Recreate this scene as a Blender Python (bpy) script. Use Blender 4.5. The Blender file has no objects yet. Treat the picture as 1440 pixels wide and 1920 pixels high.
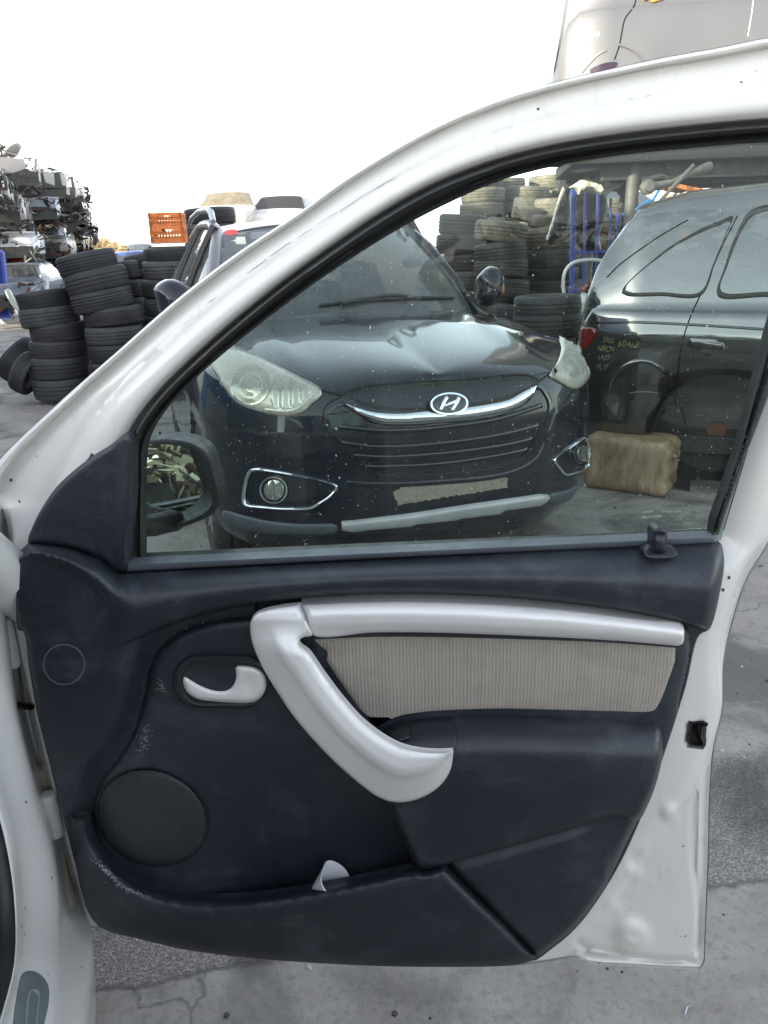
import bpy, bmesh, math, random
import numpy as np
from mathutils import Vector, Matrix, noise as mnoise
from mathutils.geometry import delaunay_2d_cdt
from mathutils.bvhtree import BVHTree
random.seed(7); np.random.seed(7)
R = math.radians
scene = bpy.context.scene
COL = scene.collection

# ------------------------------------------------------------------ camera
F_PX = 1441.0; PITCH = 19.2; ROLL = 1.7; CAM_H = 1.45
cd = bpy.data.cameras.new('camera'); cam = bpy.data.objects.new('camera', cd); COL.objects.link(cam)
cd.sensor_fit = 'VERTICAL'; cd.sensor_height = 36.0; cd.lens = 36.0*F_PX/1920.0
cd.clip_start = 0.02; cd.clip_end = 2000
CM = Matrix.Translation((0, 0, CAM_H)) @ Matrix.Rotation(R(90-PITCH), 4, 'X') @ Matrix.Rotation(R(-ROLL), 4, 'Z')
cam.matrix_world = CM
scene.camera = cam
# ------------------------------------------------------------------ sky and sun
SUN_EL = 16.0; SUN_DIR = Vector((0.88, 0.475, 0)).normalized()     # direction the light travels, level
w = bpy.data.worlds.new('World'); scene.world = w; w.use_nodes = True
nt = w.node_tree; nt.nodes.clear()
sky = nt.nodes.new('ShaderNodeTexSky'); sky.sky_type = 'NISHITA'; sky.sun_disc = False
sky.sun_elevation = R(SUN_EL)
sky.sun_rotation = math.atan2(-SUN_DIR.x, -SUN_DIR.y)
sky.air_density = 1.0; sky.dust_density = 1.0; sky.ozone_density = 1.0; sky.altitude = 0
bg = nt.nodes.new('ShaderNodeBackground'); bg.inputs['Strength'].default_value = 0.15
ow = nt.nodes.new('ShaderNodeOutputWorld')
hs = nt.nodes.new('ShaderNodeHueSaturation'); hs.inputs['Saturation'].default_value = .40      # hazy, nearly white evening sky
nt.links.new(sky.outputs[0], hs.inputs['Color']); nt.links.new(hs.outputs[0], bg.inputs['Color']); nt.links.new(bg.outputs[0], ow.inputs['Surface'])
sl = bpy.data.lights.new('sun', 'SUN'); sl.energy = 2.1; sl.angle = R(0.5); sl.color = (1.0, 0.88, 0.70)
so = bpy.data.objects.new('sun', sl); COL.objects.link(so)
ld = Vector((SUN_DIR.x*math.cos(R(SUN_EL)), SUN_DIR.y*math.cos(R(SUN_EL)), -math.sin(R(SUN_EL))))
so.rotation_euler = ld.to_track_quat('-Z', 'Y').to_euler(); so.location = (0, 0, 20)
vs = scene.view_settings
vs.view_transform = 'Standard'; vs.look = 'None'; vs.exposure = 2.4; vs.gamma = 1; vs.use_curve_mapping = False
scene.cycles.max_bounces = 8; scene.cycles.transparent_max_bounces = 16

# ------------------------------------------------------------------ pixel helpers (photo pixels 1440 x 1920)
CMn = np.array(CM); CR = CMn[:3, :3]; CO = np.array([0, 0, CAM_H])
def rays(px):
    px = np.atleast_2d(np.asarray(px, float))
    d = np.stack([(px[:, 0]-720)/F_PX, -(px[:, 1]-960)/F_PX, -np.ones(len(px))], 1)
    return d @ CR.T
def planeY(px, Y):
    d = rays(px); t = np.asarray(Y)/d[:, 1]
    return CO + d*t[:, None]
def at(x, y, Y): return Vector(planeY([(x, y)], Y)[0])
def onz(x, y, z=0.0):
    d = rays([(x, y)])[0]; t = (z-CAM_H)/d[2]; return Vector(CO+d*t)
def project(P):
    q = (np.atleast_2d(P)-CO) @ CR
    return np.stack([720+F_PX*q[:, 0]/-q[:, 2], 960-F_PX*q[:, 1]/-q[:, 2]], 1)
def mpp(p):                                                        # metres per photo pixel at a point
    return abs(((np.array(p)-CO) @ CR)[2])/F_PX

# ------------------------------------------------------------------ object helpers
def link(o, parent=None):
    COL.objects.link(o)
    if parent is not None: o.parent = parent
    return o
def tag(o, label=None, cat=None, group=None, kind=None):
    if label: o['label'] = label
    if cat: o['category'] = cat
    if group: o['group'] = group
    if kind: o['kind'] = kind
    return o
def thing(name, label, cat, loc=(0, 0, 0), rz=0, group=None, rot=None):
    o = bpy.data.objects.new(name, None); COL.objects.link(o)
    o.location = loc; o.rotation_euler = rot if rot else (0, 0, rz); o.empty_display_size = .1
    return tag(o, label, cat, group)
def mesh_obj(name, verts, faces, mats, parent=None, smooth=True, midx=None, local=True):
    """verts are local to the parent when local, else world (converted)"""
    me = bpy.data.meshes.new(name)
    if parent is not None and not local:
        bpy.context.view_layer.update()
        mi = parent_matrix(parent).inverted(); verts = [mi @ Vector(v) for v in verts]
    me.from_pydata([tuple(v) for v in verts], [], [tuple(f) for f in faces])
    for m in (mats if isinstance(mats, (list, tuple)) else [mats]): me.materials.append(m)
    if midx is not None: me.polygons.foreach_set('material_index', midx)
    if smooth: me.polygons.foreach_set('use_smooth', [True]*len(me.polygons))
    me.update()
    o = bpy.data.objects.new(name, me)
    return link(o, parent)
def parent_matrix(p):
    m = Matrix.LocRotScale(p.location, p.rotation_euler, p.scale)
    return parent_matrix(p.parent) @ m if p.parent else m
def finish_normals(o, flip_to=None, angle=None):
    bm = bmesh.new(); bm.from_mesh(o.data); bmesh.ops.recalc_face_normals(bm, faces=bm.faces); bm.to_mesh(o.data); bm.free()
    if angle is not None: o.data.set_sharp_from_angle(angle=R(angle))
    return o
def copy_tree(o, parent=None):
    c = o.copy(); COL.objects.link(c)
    if parent is not None: c.parent = parent
    for ch in list(o.children):
        copy_tree(ch, c)
    return c

class MB:
    """collects boxes, bars, tubes into one mesh"""
    def __init__(s): s.v = []; s.f = []; s.m = []
    def add(s, v, f, mi=0):
        n = len(s.v); s.v += [tuple(a) for a in v]; s.f += [tuple(i+n for i in q) for q in f]; s.m += [mi]*len(f); return s
    def box(s, c, sz, rot=None, mi=0):
        v = [Vector(((i & 1)-.5, ((i >> 1) & 1)-.5, ((i >> 2) & 1)-.5)) for i in range(8)]
        v = [Vector((a.x*sz[0], a.y*sz[1], a.z*sz[2])) for a in v]
        if rot is not None: v = [rot @ a for a in v]
        v = [a+Vector(c) for a in v]
        return s.add(v, [(0, 2, 3, 1), (4, 5, 7, 6), (0, 1, 5, 4), (2, 6, 7, 3), (0, 4, 6, 2), (1, 3, 7, 5)], mi)
    def bar(s, a, b, wx, wz=None, mi=0):
        a = Vector(a); b = Vector(b); d = b-a; wz = wz or wx
        q = d.to_track_quat('Y', 'Z').to_matrix()
        return s.box((a+b)/2, (wx, d.length, wz), q, mi)
    def tube(s, pts, r, n=10, mi=0, caps=True):
        pts = [Vector(p) for p in pts]; k = len(pts); rr = r if isinstance(r, (list, tuple)) else [r]*k
        V = []; up = None
        for i, p in enumerate(pts):
            t = (pts[min(i+1, k-1)]-pts[max(i-1, 0)]).normalized()
            if up is None: up = Vector((0, 0, 1)) if abs(t.z) < .9 else Vector((1, 0, 0))
            x = t.cross(up).normalized(); up = x.cross(t).normalized()
            for j in range(n):
                a = 2*math.pi*j/n; V.append(p+(x*math.cos(a)+up*math.sin(a))*rr[i])
        Fc = [(i*n+j, i*n+(j+1) % n, (i+1)*n+(j+1) % n, (i+1)*n+j) for i in range(k-1) for j in range(n)]
        if caps: Fc += [tuple(range(n-1, -1, -1)), tuple(range((k-1)*n, k*n))]
        return s.add(V, Fc, mi)
    def lathe(s, prof, n=32, axis='Z', c=(0, 0, 0), mi=0, M=None, closed=False):
        V = []; k = len(prof)
        for j in range(n):
            a = 2*math.pi*j/n
            for r, h in prof:
                p = Vector((r*math.cos(a), r*math.sin(a), h))
                if axis == 'Y': p = Vector((p.x, p.z, p.y))
                if axis == 'X': p = Vector((p.z, p.x, p.y))
                if M is not None: p = M @ p
                V.append(p+Vector(c))
        kk = k if closed else k-1
        Fc = [(j*k+i, ((j+1) % n)*k+i, ((j+1) % n)*k+(i+1) % k, j*k+(i+1) % k) for j in range(n) for i in range(kk)]
        return s.add(V, Fc, mi)
    def build(s, name, mats, parent=None, smooth=False, bevel=0, local=True, angle=40):
        o = mesh_obj(name, s.v, s.f, mats, parent, smooth, s.m, local)
        bm = bmesh.new(); bm.from_mesh(o.data)
        if bevel: bmesh.ops.bevel(bm, geom=bm.edges[:], offset=bevel, segments=2, affect='EDGES', profile=.5)
        bmesh.ops.recalc_face_normals(bm, faces=bm.faces); bm.to_mesh(o.data); bm.free()
        if smooth or bevel:
            o.data.polygons.foreach_set('use_smooth', [True]*len(o.data.polygons)); o.data.set_sharp_from_angle(angle=R(angle))
        return o

# ------------------------------------------------------------------ 2D helpers
def spline(pts, step=6.0, closed=False):
    """Catmull-Rom resample"""
    P = [np.array(p, float) for p in pts]; n = len(P); out = []
    segs = n if closed else n-1
    for i in range(segs):
        p1, p2 = P[i], P[(i+1) % n]
        p0 = P[i-1] if (closed or i > 0) else 2*p1-p2
        p3 = P[(i+2) % n] if (closed or i < n-2) else 2*p2-p1
        L = np.linalg.norm(p2-p1); k = max(1, int(round(L/step)))
        d0 = max(np.linalg.norm(p1-p0), 1e-6)**.5; d1 = max(L, 1e-6)**.5; d2 = max(np.linalg.norm(p3-p2), 1e-6)**.5
        m1 = (p1-p0)/d0-(p2-p0)/(d0+d1)+(p2-p1)/d1; m2 = (p2-p1)/d1-(p3-p1)/(d1+d2)+(p3-p2)/d2
        m1 *= d1; m2 *= d1
        for j in range(k):
            t = j/k
            out.append((2*t**3-3*t*t+1)*p1+(t**3-2*t*t+t)*m1+(-2*t**3+3*t*t)*p2+(t**3-t*t)*m2)
    if not closed: out.append(P[-1])
    return np.array(out)
def polyres(pts, step=6.0, closed=True):
    P = [np.array(p, float) for p in pts]; n = len(P); out = []
    for i in range(n if closed else n-1):
        a, b = P[i], P[(i+1) % n]; k = max(1, int(round(np.linalg.norm(b-a)/step)))
        for j in range(k): out.append(a+(b-a)*j/k)
    if not closed: out.append(P[-1])
    return np.array(out)
def dist(pts, line, closed=False):
    """distance of points to a polyline"""
    pts = np.atleast_2d(pts); A = np.asarray(line, float); B = np.roll(A, -1, 0)
    if not closed: A, B = A[:-1], B[:-1]
    best = np.full(len(pts), 1e9)
    for a, b in zip(A, B):
        ab = b-a; l = max(ab @ ab, 1e-12); t = np.clip(((pts-a) @ ab)/l, 0, 1)
        q = pts-(a+t[:, None]*ab); best = np.minimum(best, np.einsum('ij,ij->i', q, q))
    return np.sqrt(best)
def inside(pts, poly):
    pts = np.atleast_2d(pts); P = np.asarray(poly, float); Q = np.roll(P, -1, 0)
    c = np.zeros(len(pts), bool); x, y = pts[:, 0], pts[:, 1]
    for (x1, y1), (x2, y2) in zip(P, Q):
        m = ((y1 > y) != (y2 > y))
        if y1 != y2:
            xi = (x2-x1)*(y-y1)/(y2-y1)+x1; c ^= m & (x < xi)
    return c
def sdist(pts, poly):
    d = dist(pts, poly, True); return np.where(inside(pts, poly), d, -d)
def sst(x, a, b):
    t = np.clip((np.asarray(x, float)-a)/(b-a), 0, 1); return t*t*(3-2*t)
def rnd(d, r):
    """quarter-round edge profile: 0 at the edge, 1 at distance r and beyond"""
    t = np.clip(1-np.asarray(d, float)/r, 0, 1); return np.sqrt(np.clip(1-t*t, 0, 1))
def ellipse(cx, cy, rx, ry, n=40, rot=0, a0=0, a1=360):
    a = np.radians(np.linspace(a0, a1, n, endpoint=(a1-a0) < 360)); c, s = math.cos(R(rot)), math.sin(R(rot))
    x, y = rx*np.cos(a), ry*np.sin(a); return np.stack([cx+x*c-y*s, cy+x*s+y*c], 1)
def ribbon(pts, w):
    P = np.asarray(pts, float); T = np.gradient(P, axis=0); T /= np.linalg.norm(T, axis=1)[:, None]+1e-9
    N = np.stack([-T[:, 1], T[:, 0]], 1); ww = np.asarray(w)*np.ones(len(P))
    return np.vstack([P+N*ww[:, None]/2, (P-N*ww[:, None]/2)[::-1]])
def triangulate(loops, grid, rings=(), extra=None):
    """loops[0] the outline, the others holes -> 2D verts, triangles, outline vertex ids per loop"""
    pts = []; edges = []
    for L in loops:
        n = len(pts); k = len(L); pts += [tuple(p) for p in L]; edges += [(n+i, n+(i+1) % k) for i in range(k)]
    nb = len(pts)
    lo = loops[0].min(0); hi = loops[0].max(0)
    cand = []
    if grid:
        gx = np.arange(lo[0], hi[0]+grid, grid); gy = np.arange(lo[1], hi[1]+grid, grid*.866)
        G = np.array([(x+(grid/2 if j % 2 else 0), y) for j, y in enumerate(gy) for x in gx]); cand.append((G, .45*grid))
    for r in rings:
        for L in loops:
            T = np.roll(L, -1, 0)-np.roll(L, 1, 0); T /= np.linalg.norm(T, axis=1)[:, None]+1e-9
            N = np.stack([-T[:, 1], T[:, 0]], 1)
            for s in (1, -1): cand.append((L+N*s*r, r*.93))
    ok = []
    for G, dm in cand:
        m = inside(G, loops[0])
        for h in loops[1:]: m &= ~inside(G, h)
        G = G[m]
        if len(G) == 0: continue
        d = np.min([dist(G, L, True) for L in loops], 0); G = G[d > dm]; d = d[d > dm]
        ok.append(G)
    if rings and grid and ok:                                   # thin the grid inside the ring band
        d = np.min([dist(ok[0], L, True) for L in loops], 0) if len(ok[0]) else np.zeros(0)
        ok[0] = ok[0][d > max(rings)+grid*.4] if len(ok[0]) else ok[0]
    allp = np.vstack(ok) if ok else np.zeros((0, 2))
    if extra is not None and len(extra): allp = np.vstack([allp, extra])
    if len(allp):                                              # drop near-duplicates
        key = np.round(allp/ (min([grid or 1e9]+[r for r in rings]+[3])*.35)).astype(int)
        _, ix = np.unique(key, axis=0, return_index=True); allp = allp[ix]
    P = [Vector(p) for p in pts]+[Vector(p) for p in allp]
    vo, eo, fo, *_ = delaunay_2d_cdt(P, edges, [], 0, 1e-5)
    V = np.array([(v.x, v.y) for v in vo]); Fc = np.array([f for f in fo if len(f) == 3])
    c = V[Fc].mean(1); m = inside(c, loops[0])
    for h in loops[1:]: m &= ~inside(c, h)
    Fc = Fc[m]
    a, b, cc = V[Fc[:, 0]], V[Fc[:, 1]], V[Fc[:, 2]]
    ar = (b[:, 0]-a[:, 0])*(cc[:, 1]-a[:, 1])-(b[:, 1]-a[:, 1])*(cc[:, 0]-a[:, 0])
    Fc = np.where((ar < 0)[:, None], Fc[:, ::-1], Fc); Fc = Fc[np.abs(ar) > 1e-9]
    return V, Fc
def boundary_edges(Fc):
    cnt = {}
    for t in Fc:
        for i in range(3):
            e = (int(t[i]), int(t[(i+1) % 3])); cnt[e] = 1
    return [e for e in cnt if (e[1], e[0]) not in cnt]
def slab(name, loops, lift, mat, parent=None, grid=10, rings=(1.5, 3.5, 7), skirt=.01, smoothloop=True, step=6, back=(0, 1, 0), angle=None, extra=None):
    """a moulded piece traced on the photograph: lift(V2, d) -> 3D points; the rim is drawn back by `skirt` metres"""
    loops = [np.asarray(L, float) for L in loops]
    V, Fc = triangulate(loops, grid, rings, extra)
    d = np.min([dist(V, L, True) for L in loops], 0)
    P = lift(V, d)
    verts = [tuple(p) for p in P]; faces = [tuple(int(i) for i in t) for t in Fc[:, ::-1]]
    if skirt:
        be = boundary_edges(Fc); ids = {}
        for a, b in be:
            for i in (a, b):
                if i not in ids:
                    ids[i] = len(verts)
                    bk = back(i) if callable(back) else back
                    verts.append(tuple(np.array(P[i])+np.array(bk)*skirt))
        faces += [(a, b, ids[b], ids[a]) for a, b in be]
    o = mesh_obj(name, verts, faces, mat, parent, True, None, local=False)
    o.data.set_sharp_from_angle(angle=R(angle or 50))
    return o
def yslab(name, loops, Yfun, mat, parent=None, **k):
    """piece standing in front of the door's plane: Yfun(V2, d) is its distance from the camera"""
    return slab(name, loops, lambda V, d: planeY(V, Yfun(V, d)), mat, parent, **k)
def bvh_of(objs):
    vs_, fs = [], []
    for o in objs:
        m = parent_matrix(o); n = len(vs_)
        vs_ += [m @ v.co for v in o.data.vertices]; fs += [[i+n for i in p.vertices] for p in o.data.polygons]
    return BVHTree.FromPolygons(vs_, fs)
def conform(name, loops, bvh, h, mat, parent, grid=8, rings=(1.5, 3), skirt=.02, fallbackY=4, **k):
    """piece lying on a curved surface: traced outline dropped on the surface along the lines of sight, then raised along its normal"""
    info = {}
    def lift(V, d):
        D = rays(V); out = []; nn = []; bad = []
        for i, dd in enumerate(D):
            v = Vector(dd).normalized(); loc, nor, idx, dis = bvh.ray_cast(Vector(CO), v)
            if loc is None: out.append(None); nn.append(None); bad.append(i); continue
            if nor.dot(v) > 0: nor = -nor
            out.append(np.array(loc)); nn.append(np.array(nor))
        good = [i for i in range(len(V)) if out[i] is not None]
        if not good: print('NO HIT', name, V[0]); info['N'] = np.tile([0, -1., 0], (len(V), 1)); return planeY(V, fallbackY)
        GV = V[good]
        for i in bad:
            j = good[int(np.argmin(((GV-V[i])**2).sum(1)))]
            dj = np.array(rays([V[i]])[0]); t = np.dot(out[j]-CO, nn[j])/min(np.dot(dj, nn[j]), -1e-2)
            p = CO+dj*t
            if np.linalg.norm(p-out[j]) > .03: p = out[j]
            out[i] = p; nn[i] = nn[j]
        # smooth the normals a little
        N = np.array(nn); hh = h(V, d) if callable(h) else np.full(len(V), float(h))
        info['N'] = N
        return np.array(out)+N*hh[:, None]
    return slab(name, loops, lift, mat, parent, grid=grid, rings=rings, skirt=skirt,
                back=lambda i: -info['N'][i], **k)
# ------------------------------------------------------------------ materials
MATS = {}
def newmat(name):
    m = bpy.data.materials.new(name); m.use_nodes = True; t = m.node_tree; t.nodes.clear()
    o = t.nodes.new('ShaderNodeOutputMaterial'); b = t.nodes.new('ShaderNodeBsdfPrincipled')
    t.links.new(b.outputs[0], o.inputs['Surface']); MATS[name] = m
    return m, t, b
def nd(t, ty, **k):
    n = t.nodes.new(ty)
    for a, v in k.items():
        if a in n.inputs: n.inputs[a].default_value = v
        else: setattr(n, a, v)
    return n
def coords(t, scale=(1, 1, 1), out='Object'):
    c = nd(t, 'ShaderNodeTexCoord'); mp = nd(t, 'ShaderNodeMapping'); mp.inputs['Scale'].default_value = scale
    t.links.new(c.outputs[out], mp.inputs[0]); return mp.outputs[0]
def noise(t, co, scale, detail=4, rough=.6, dist=0):
    n = nd(t, 'ShaderNodeTexNoise'); n.inputs['Scale'].default_value = scale; n.inputs['Detail'].default_value = detail
    n.inputs['Roughness'].default_value = rough; n.inputs['Distortion'].default_value = dist; t.links.new(co, n.inputs['Vector']); return n.outputs['Fac']
def ramp(t, src, stops):
    r = nd(t, 'ShaderNodeValToRGB'); e = r.color_ramp.elements
    while len(e) < len(stops): e.new(.5)
    for el, (p, c) in zip(e, stops): el.position = p; el.color = c if len(c) == 4 else (*c, 1)
    t.links.new(src, r.inputs[0]); return r.outputs[0]
def g(v): return (v, v, v, 1)
def mixc(t, fac, a, b, mode='MIX'):
    m = nd(t, 'ShaderNodeMix', data_type='RGBA', blend_type=mode)
    for s, v in ((0, fac), (6, a), (7, b)):
        if hasattr(v, 'is_output') or hasattr(v, 'links'): t.links.new(v, m.inputs[s])
        elif s == 0: m.inputs[0].default_value = v
        else: m.inputs[s].default_value = v if len(v) == 4 else (*v, 1)
    return m.outputs[2]
def math_(t, op, a, b=None, c=None):
    m = nd(t, 'ShaderNodeMath', operation=op)
    for i, v in enumerate((a, b, c)):
        if v is None: continue
        if isinstance(v, (int, float)): m.inputs[i].default_value = v
        else: t.links.new(v, m.inputs[i])
    return m.outputs[0]
def bump(t, b, src, strength, distance=.001, prev=None):
    n = nd(t, 'ShaderNodeBump'); n.inputs['Strength'].default_value = strength; n.inputs['Distance'].default_value = distance
    t.links.new(src, n.inputs['Height'])
    if prev is not None: t.links.new(prev, n.inputs['Normal'])
    t.links.new(n.outputs[0], b.inputs['Normal']); return n.outputs[0]
def simple(name, col, rough=.5, metal=0, coat=0, nscale=0, namp=.15, bmp=0, bscale=200, spec=.5, bdist=.001, emit=None):
    m, t, b = newmat(name)
    b.inputs['Base Color'].default_value = (*col, 1); b.inputs['Roughness'].default_value = rough
    b.inputs['Metallic'].default_value = metal; b.inputs['Coat Weight'].default_value = coat; b.inputs['Coat Roughness'].default_value = .04
    b.inputs['Specular IOR Level'].default_value = spec
    if nscale:
        co = coords(t); n = noise(t, co, nscale, 6, .65)
        lo = tuple(c*(1-namp) for c in col); hi = tuple(min(1, c*(1+namp)) for c in col)
        t.links.new(ramp(t, n, [(.3, lo), (.7, hi)]), b.inputs['Base Color'])
        rr = ramp(t, noise(t, co, nscale*1.7, 4), [(.3, g(max(.02, rough*.8))), (.7, g(min(1, rough*1.25)))]); t.links.new(rr, b.inputs['Roughness'])
    if bmp:
        co = coords(t); bump(t, b, noise(t, co, bscale, 3, .5), bmp, bdist)
    return m
def paint(name, col, dust=.25, dustcol=(.35, .32, .27), rough=.22, metal=0, coat=.8, specks=False, dirt=.0, cior=1.5):
    """vehicle paint: clear coat, dust film and small chips"""
    m, t, b = newmat(name); co = coords(t)
    n1 = noise(t, co, 1.7, 7, .6, .4); n2 = noise(t, co, 45, 5, .7)
    f = math_(t, 'MULTIPLY', ramp(t, n1, [(.35, g(.25)), (.75, g(1))]), ramp(t, n2, [(.3, g(.45)), (.7, g(1))]))
    f = math_(t, 'MULTIPLY', f, dust)
    c = mixc(t, f, (*col, 1), (*dustcol, 1))
    if dirt:                                                   # streaky grime and black specks with a shape of their own
        n3 = noise(t, coords(t, (6, 6, 1.5)), 3, 8, .7, 1.2)
        c = mixc(t, math_(t, 'MULTIPLY', ramp(t, n3, [(.56, g(0)), (.72, g(1))]), dirt), c, (.16, .14, .11, 1))
        v = nd(t, 'ShaderNodeTexVoronoi'); v.inputs['Scale'].default_value = 42; t.links.new(coords(t), v.inputs['Vector'])
        sp = math_(t, 'MULTIPLY', math_(t, 'LESS_THAN', v.outputs['Distance'], .085), ramp(t, noise(t, co, 9, 2), [(.55, g(0)), (.6, g(1))]))
        c = mixc(t, sp, c, (.03, .03, .03, 1))
    t.links.new(c, b.inputs['Base Color'])
    rr = math_(t, 'ADD', rough, math_(t, 'MULTIPLY', f, .9)); t.links.new(rr, b.inputs['Roughness'])
    b.inputs['Metallic'].default_value = metal; b.inputs['Coat Weight'].default_value = coat
    cr = math_(t, 'ADD', .04, math_(t, 'MULTIPLY', f, .8)); t.links.new(cr, b.inputs['Coat Roughness'])
    bump(t, b, n2, .006, .001)
    b.inputs['Coat IOR'].default_value = cior
    return m
def plastic(name, col, rough=.45, grain=.35, gscale=900, scuff=.12):
    """moulded interior plastic with a leather grain and light scuffs"""
    m, t, b = newmat(name); co = coords(t)
    v = nd(t, 'ShaderNodeTexVoronoi'); v.inputs['Scale'].default_value = gscale*.45; t.links.new(co, v.inputs['Vector'])
    n = noise(t, co, gscale*.5, 3)
    h = math_(t, 'ADD', v.outputs['Distance'], math_(t, 'MULTIPLY', n, .5))
    sc = noise(t, coords(t, (1, 1, 1)), 7, 8, .75, .6); sc2 = noise(t, coords(t, (30, 30, 9)), 6, 5, .7)
    f = math_(t, 'MULTIPLY', ramp(t, sc, [(.5, g(0)), (.8, g(1))]), math_(t, 'ADD', .3, sc2))
    f = math_(t, 'MULTIPLY', f, scuff)
    vv = nd(t, 'ShaderNodeTexVoronoi'); vv.inputs['Scale'].default_value = 70; t.links.new(co, vv.inputs['Vector'])
    dots = math_(t, 'MULTIPLY', math_(t, 'LESS_THAN', vv.outputs['Distance'], .05), ramp(t, noise(t, co, 13, 2), [(.58, g(0)), (.62, g(.5))]))
    c = mixc(t, math_(t, 'MAXIMUM', f, dots), (*col, 1), (.25, .27, .30, 1)); t.links.new(c, b.inputs['Base Color'])
    b.inputs['Roughness'].default_value = rough; b.inputs['Specular IOR Level'].default_value = .5
    t.links.new(math_(t, 'ADD', rough, math_(t, 'MULTIPLY', sc, .15)), b.inputs['Roughness'])
    bump(t, b, h, grain, .0004)
    return m
def glass(name, tint, refl_rough=.0, dirt=0.0, streak=0.0, film=.04, filmcol=(.55, .58, .5), ior=1.5, density=1.0):
    """window pane: coloured see-through body, mirror reflection by angle, film of dust, spots and water marks"""
    m = bpy.data.materials.new(name); m.use_nodes = True; t = m.node_tree; t.nodes.clear(); MATS[name] = m
    o = nd(t, 'ShaderNodeOutputMaterial'); tr = nd(t, 'ShaderNodeBsdfTransparent'); tr.inputs[0].default_value = (*tint, 1)
    gl = nd(t, 'ShaderNodeBsdfGlossy'); gl.inputs['Roughness'].default_value = refl_rough; gl.inputs[0].default_value = g(1)
    fr = nd(t, 'ShaderNodeFresnel'); fr.inputs['IOR'].default_value = ior
    mx = nd(t, 'ShaderNodeMixShader'); t.links.new(fr.outputs[0], mx.inputs[0]); t.links.new(tr.outputs[0], mx.inputs[1]); t.links.new(gl.outputs[0], mx.inputs[2])
    df = nd(t, 'ShaderNodeBsdfDiffuse'); df.inputs[0].default_value = (*filmcol, 1)
    tl = nd(t, 'ShaderNodeBsdfTranslucent'); tl.inputs[0].default_value = (*filmcol, 1)
    dm = nd(t, 'ShaderNodeMixShader'); dm.inputs[0].default_value = .5; t.links.new(df.outputs[0], dm.inputs[1]); t.links.new(tl.outputs[0], dm.inputs[2])
    co = coords(t)
    fac = math_(t, 'MULTIPLY', noise(t, co, 3, 6, .65), film*2)
    if streak:
        s = ramp(t, noise(t, coords(t, (9, 9, .6)), 3, 6, .6, .3), [(.42, g(0)), (.72, g(1))])
        fac = math_(t, 'ADD', fac, math_(t, 'MULTIPLY', s, streak))
        s2 = ramp(t, noise(t, coords(t, (40, 40, 1.4)), 3, 4, .6, .2), [(.5, g(0)), (.8, g(1))])
        fac = math_(t, 'ADD', fac, math_(t, 'MULTIPLY', s2, streak*.7))
    if dirt:
        den = ramp(t, noise(t, co, 5, 4, .7), [(.35, g(.3)), (.7, g(1))])
        for sc, th, am in ((170, .12, .8), (75, .085, 1.2), (30, .045, 1.4)):
            v = nd(t, 'ShaderNodeTexVoronoi'); v.inputs['Scale'].default_value = sc
            n3 = nd(t, 'ShaderNodeTexNoise'); n3.inputs['Scale'].default_value = sc*.7; t.links.new(co, n3.inputs['Vector'])
            wv = nd(t, 'ShaderNodeVectorMath', operation='MULTIPLY_ADD'); t.links.new(n3.outputs['Color'], wv.inputs[0]); wv.inputs[1].default_value = (.6/sc, .6/sc, 1.4/sc); t.links.new(co, wv.inputs[2])
            t.links.new(wv.outputs[0], v.inputs['Vector'])
            hsh = math_(t, 'GREATER_THAN', nd_sep(t, v.outputs['Color']), .66)
            d = math_(t, 'MULTIPLY', math_(t, 'LESS_THAN', v.outputs['Distance'], th), hsh)
            fac = math_(t, 'ADD', fac, math_(t, 'MULTIPLY', math_(t, 'MULTIPLY', d, am*dirt), den))
    fac = math_(t, 'MINIMUM', fac, .95)
    fm = nd(t, 'ShaderNodeMixShader'); t.links.new(fac, fm.inputs[0]); t.links.new(mx.outputs[0], fm.inputs[1]); t.links.new(dm.outputs[0], fm.inputs[2])
    t.links.new(fm.outputs[0], o.inputs['Surface']); return m
def nd_sep(t, colsock):
    s = nd(t, 'ShaderNodeSeparateColor'); t.links.new(colsock, s.inputs[0]); return s.outputs[0]

M_WHITE = paint('white_paint', (.60, .59, .56), dust=.22, dustcol=(.42, .39, .33), rough=.3, coat=.4, dirt=.22)
M_WHITE2 = paint('clean_white_paint', (.55, .55, .54), dust=.12, rough=.25, coat=.7, dirt=.12)
M_NAVY = plastic('dark_moulded_plastic', (.0105, .0135, .0205), .42, grain=.8, gscale=620, scuff=.2)
M_NAVY2 = plastic('dark_smooth_plastic', (.008, .010, .015), .36, grain=.12, scuff=.05)
M_SILVER = simple('satin_silver_plastic', (.66, .65, .64), .46, .22, nscale=3, namp=.05, bmp=.02, bscale=1200)
M_RUBBER = simple('black_rubber', (.012, .012, .012), .5, nscale=20, namp=.3, bmp=.15, bscale=300)
M_DARKMETAL = simple('dark_dirty_metal', (.05, .048, .045), .55, .4, nscale=12, namp=.5)
M_CHROME = simple('chrome', (.75, .78, .82), .09, 1.0, nscale=30, namp=.08)
M_BLACKGLOSS = simple('black_gloss_plastic', (.006, .006, .007), .15, coat=.6, nscale=30, namp=.3)
M_BLACKMAT = simple('black_matt_plastic', (.010, .010, .011), .55, nscale=40, namp=.3)
M_GREYPL = simple('grey_cladding_plastic', (.07, .08, .095), .5, nscale=12, namp=.2, bmp=.1, bscale=400)
M_BLACKPAINT = paint('black_car_paint', (.003, .006, .013), dust=.055, dustcol=(.22, .21, .18), rough=.25, metal=.0, coat=1, cior=1.42)
M_BLACKPAINT2 = paint('black_wagon_paint', (.008, .009, .010), dust=.09, dustcol=(.25, .23, .19), rough=.2, coat=1, cior=2.1)
for n_ in M_BLACKPAINT.node_tree.nodes:
    if n_.type == 'BSDF_PRINCIPLED': n_.inputs['Specular IOR Level'].default_value = .12
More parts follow.
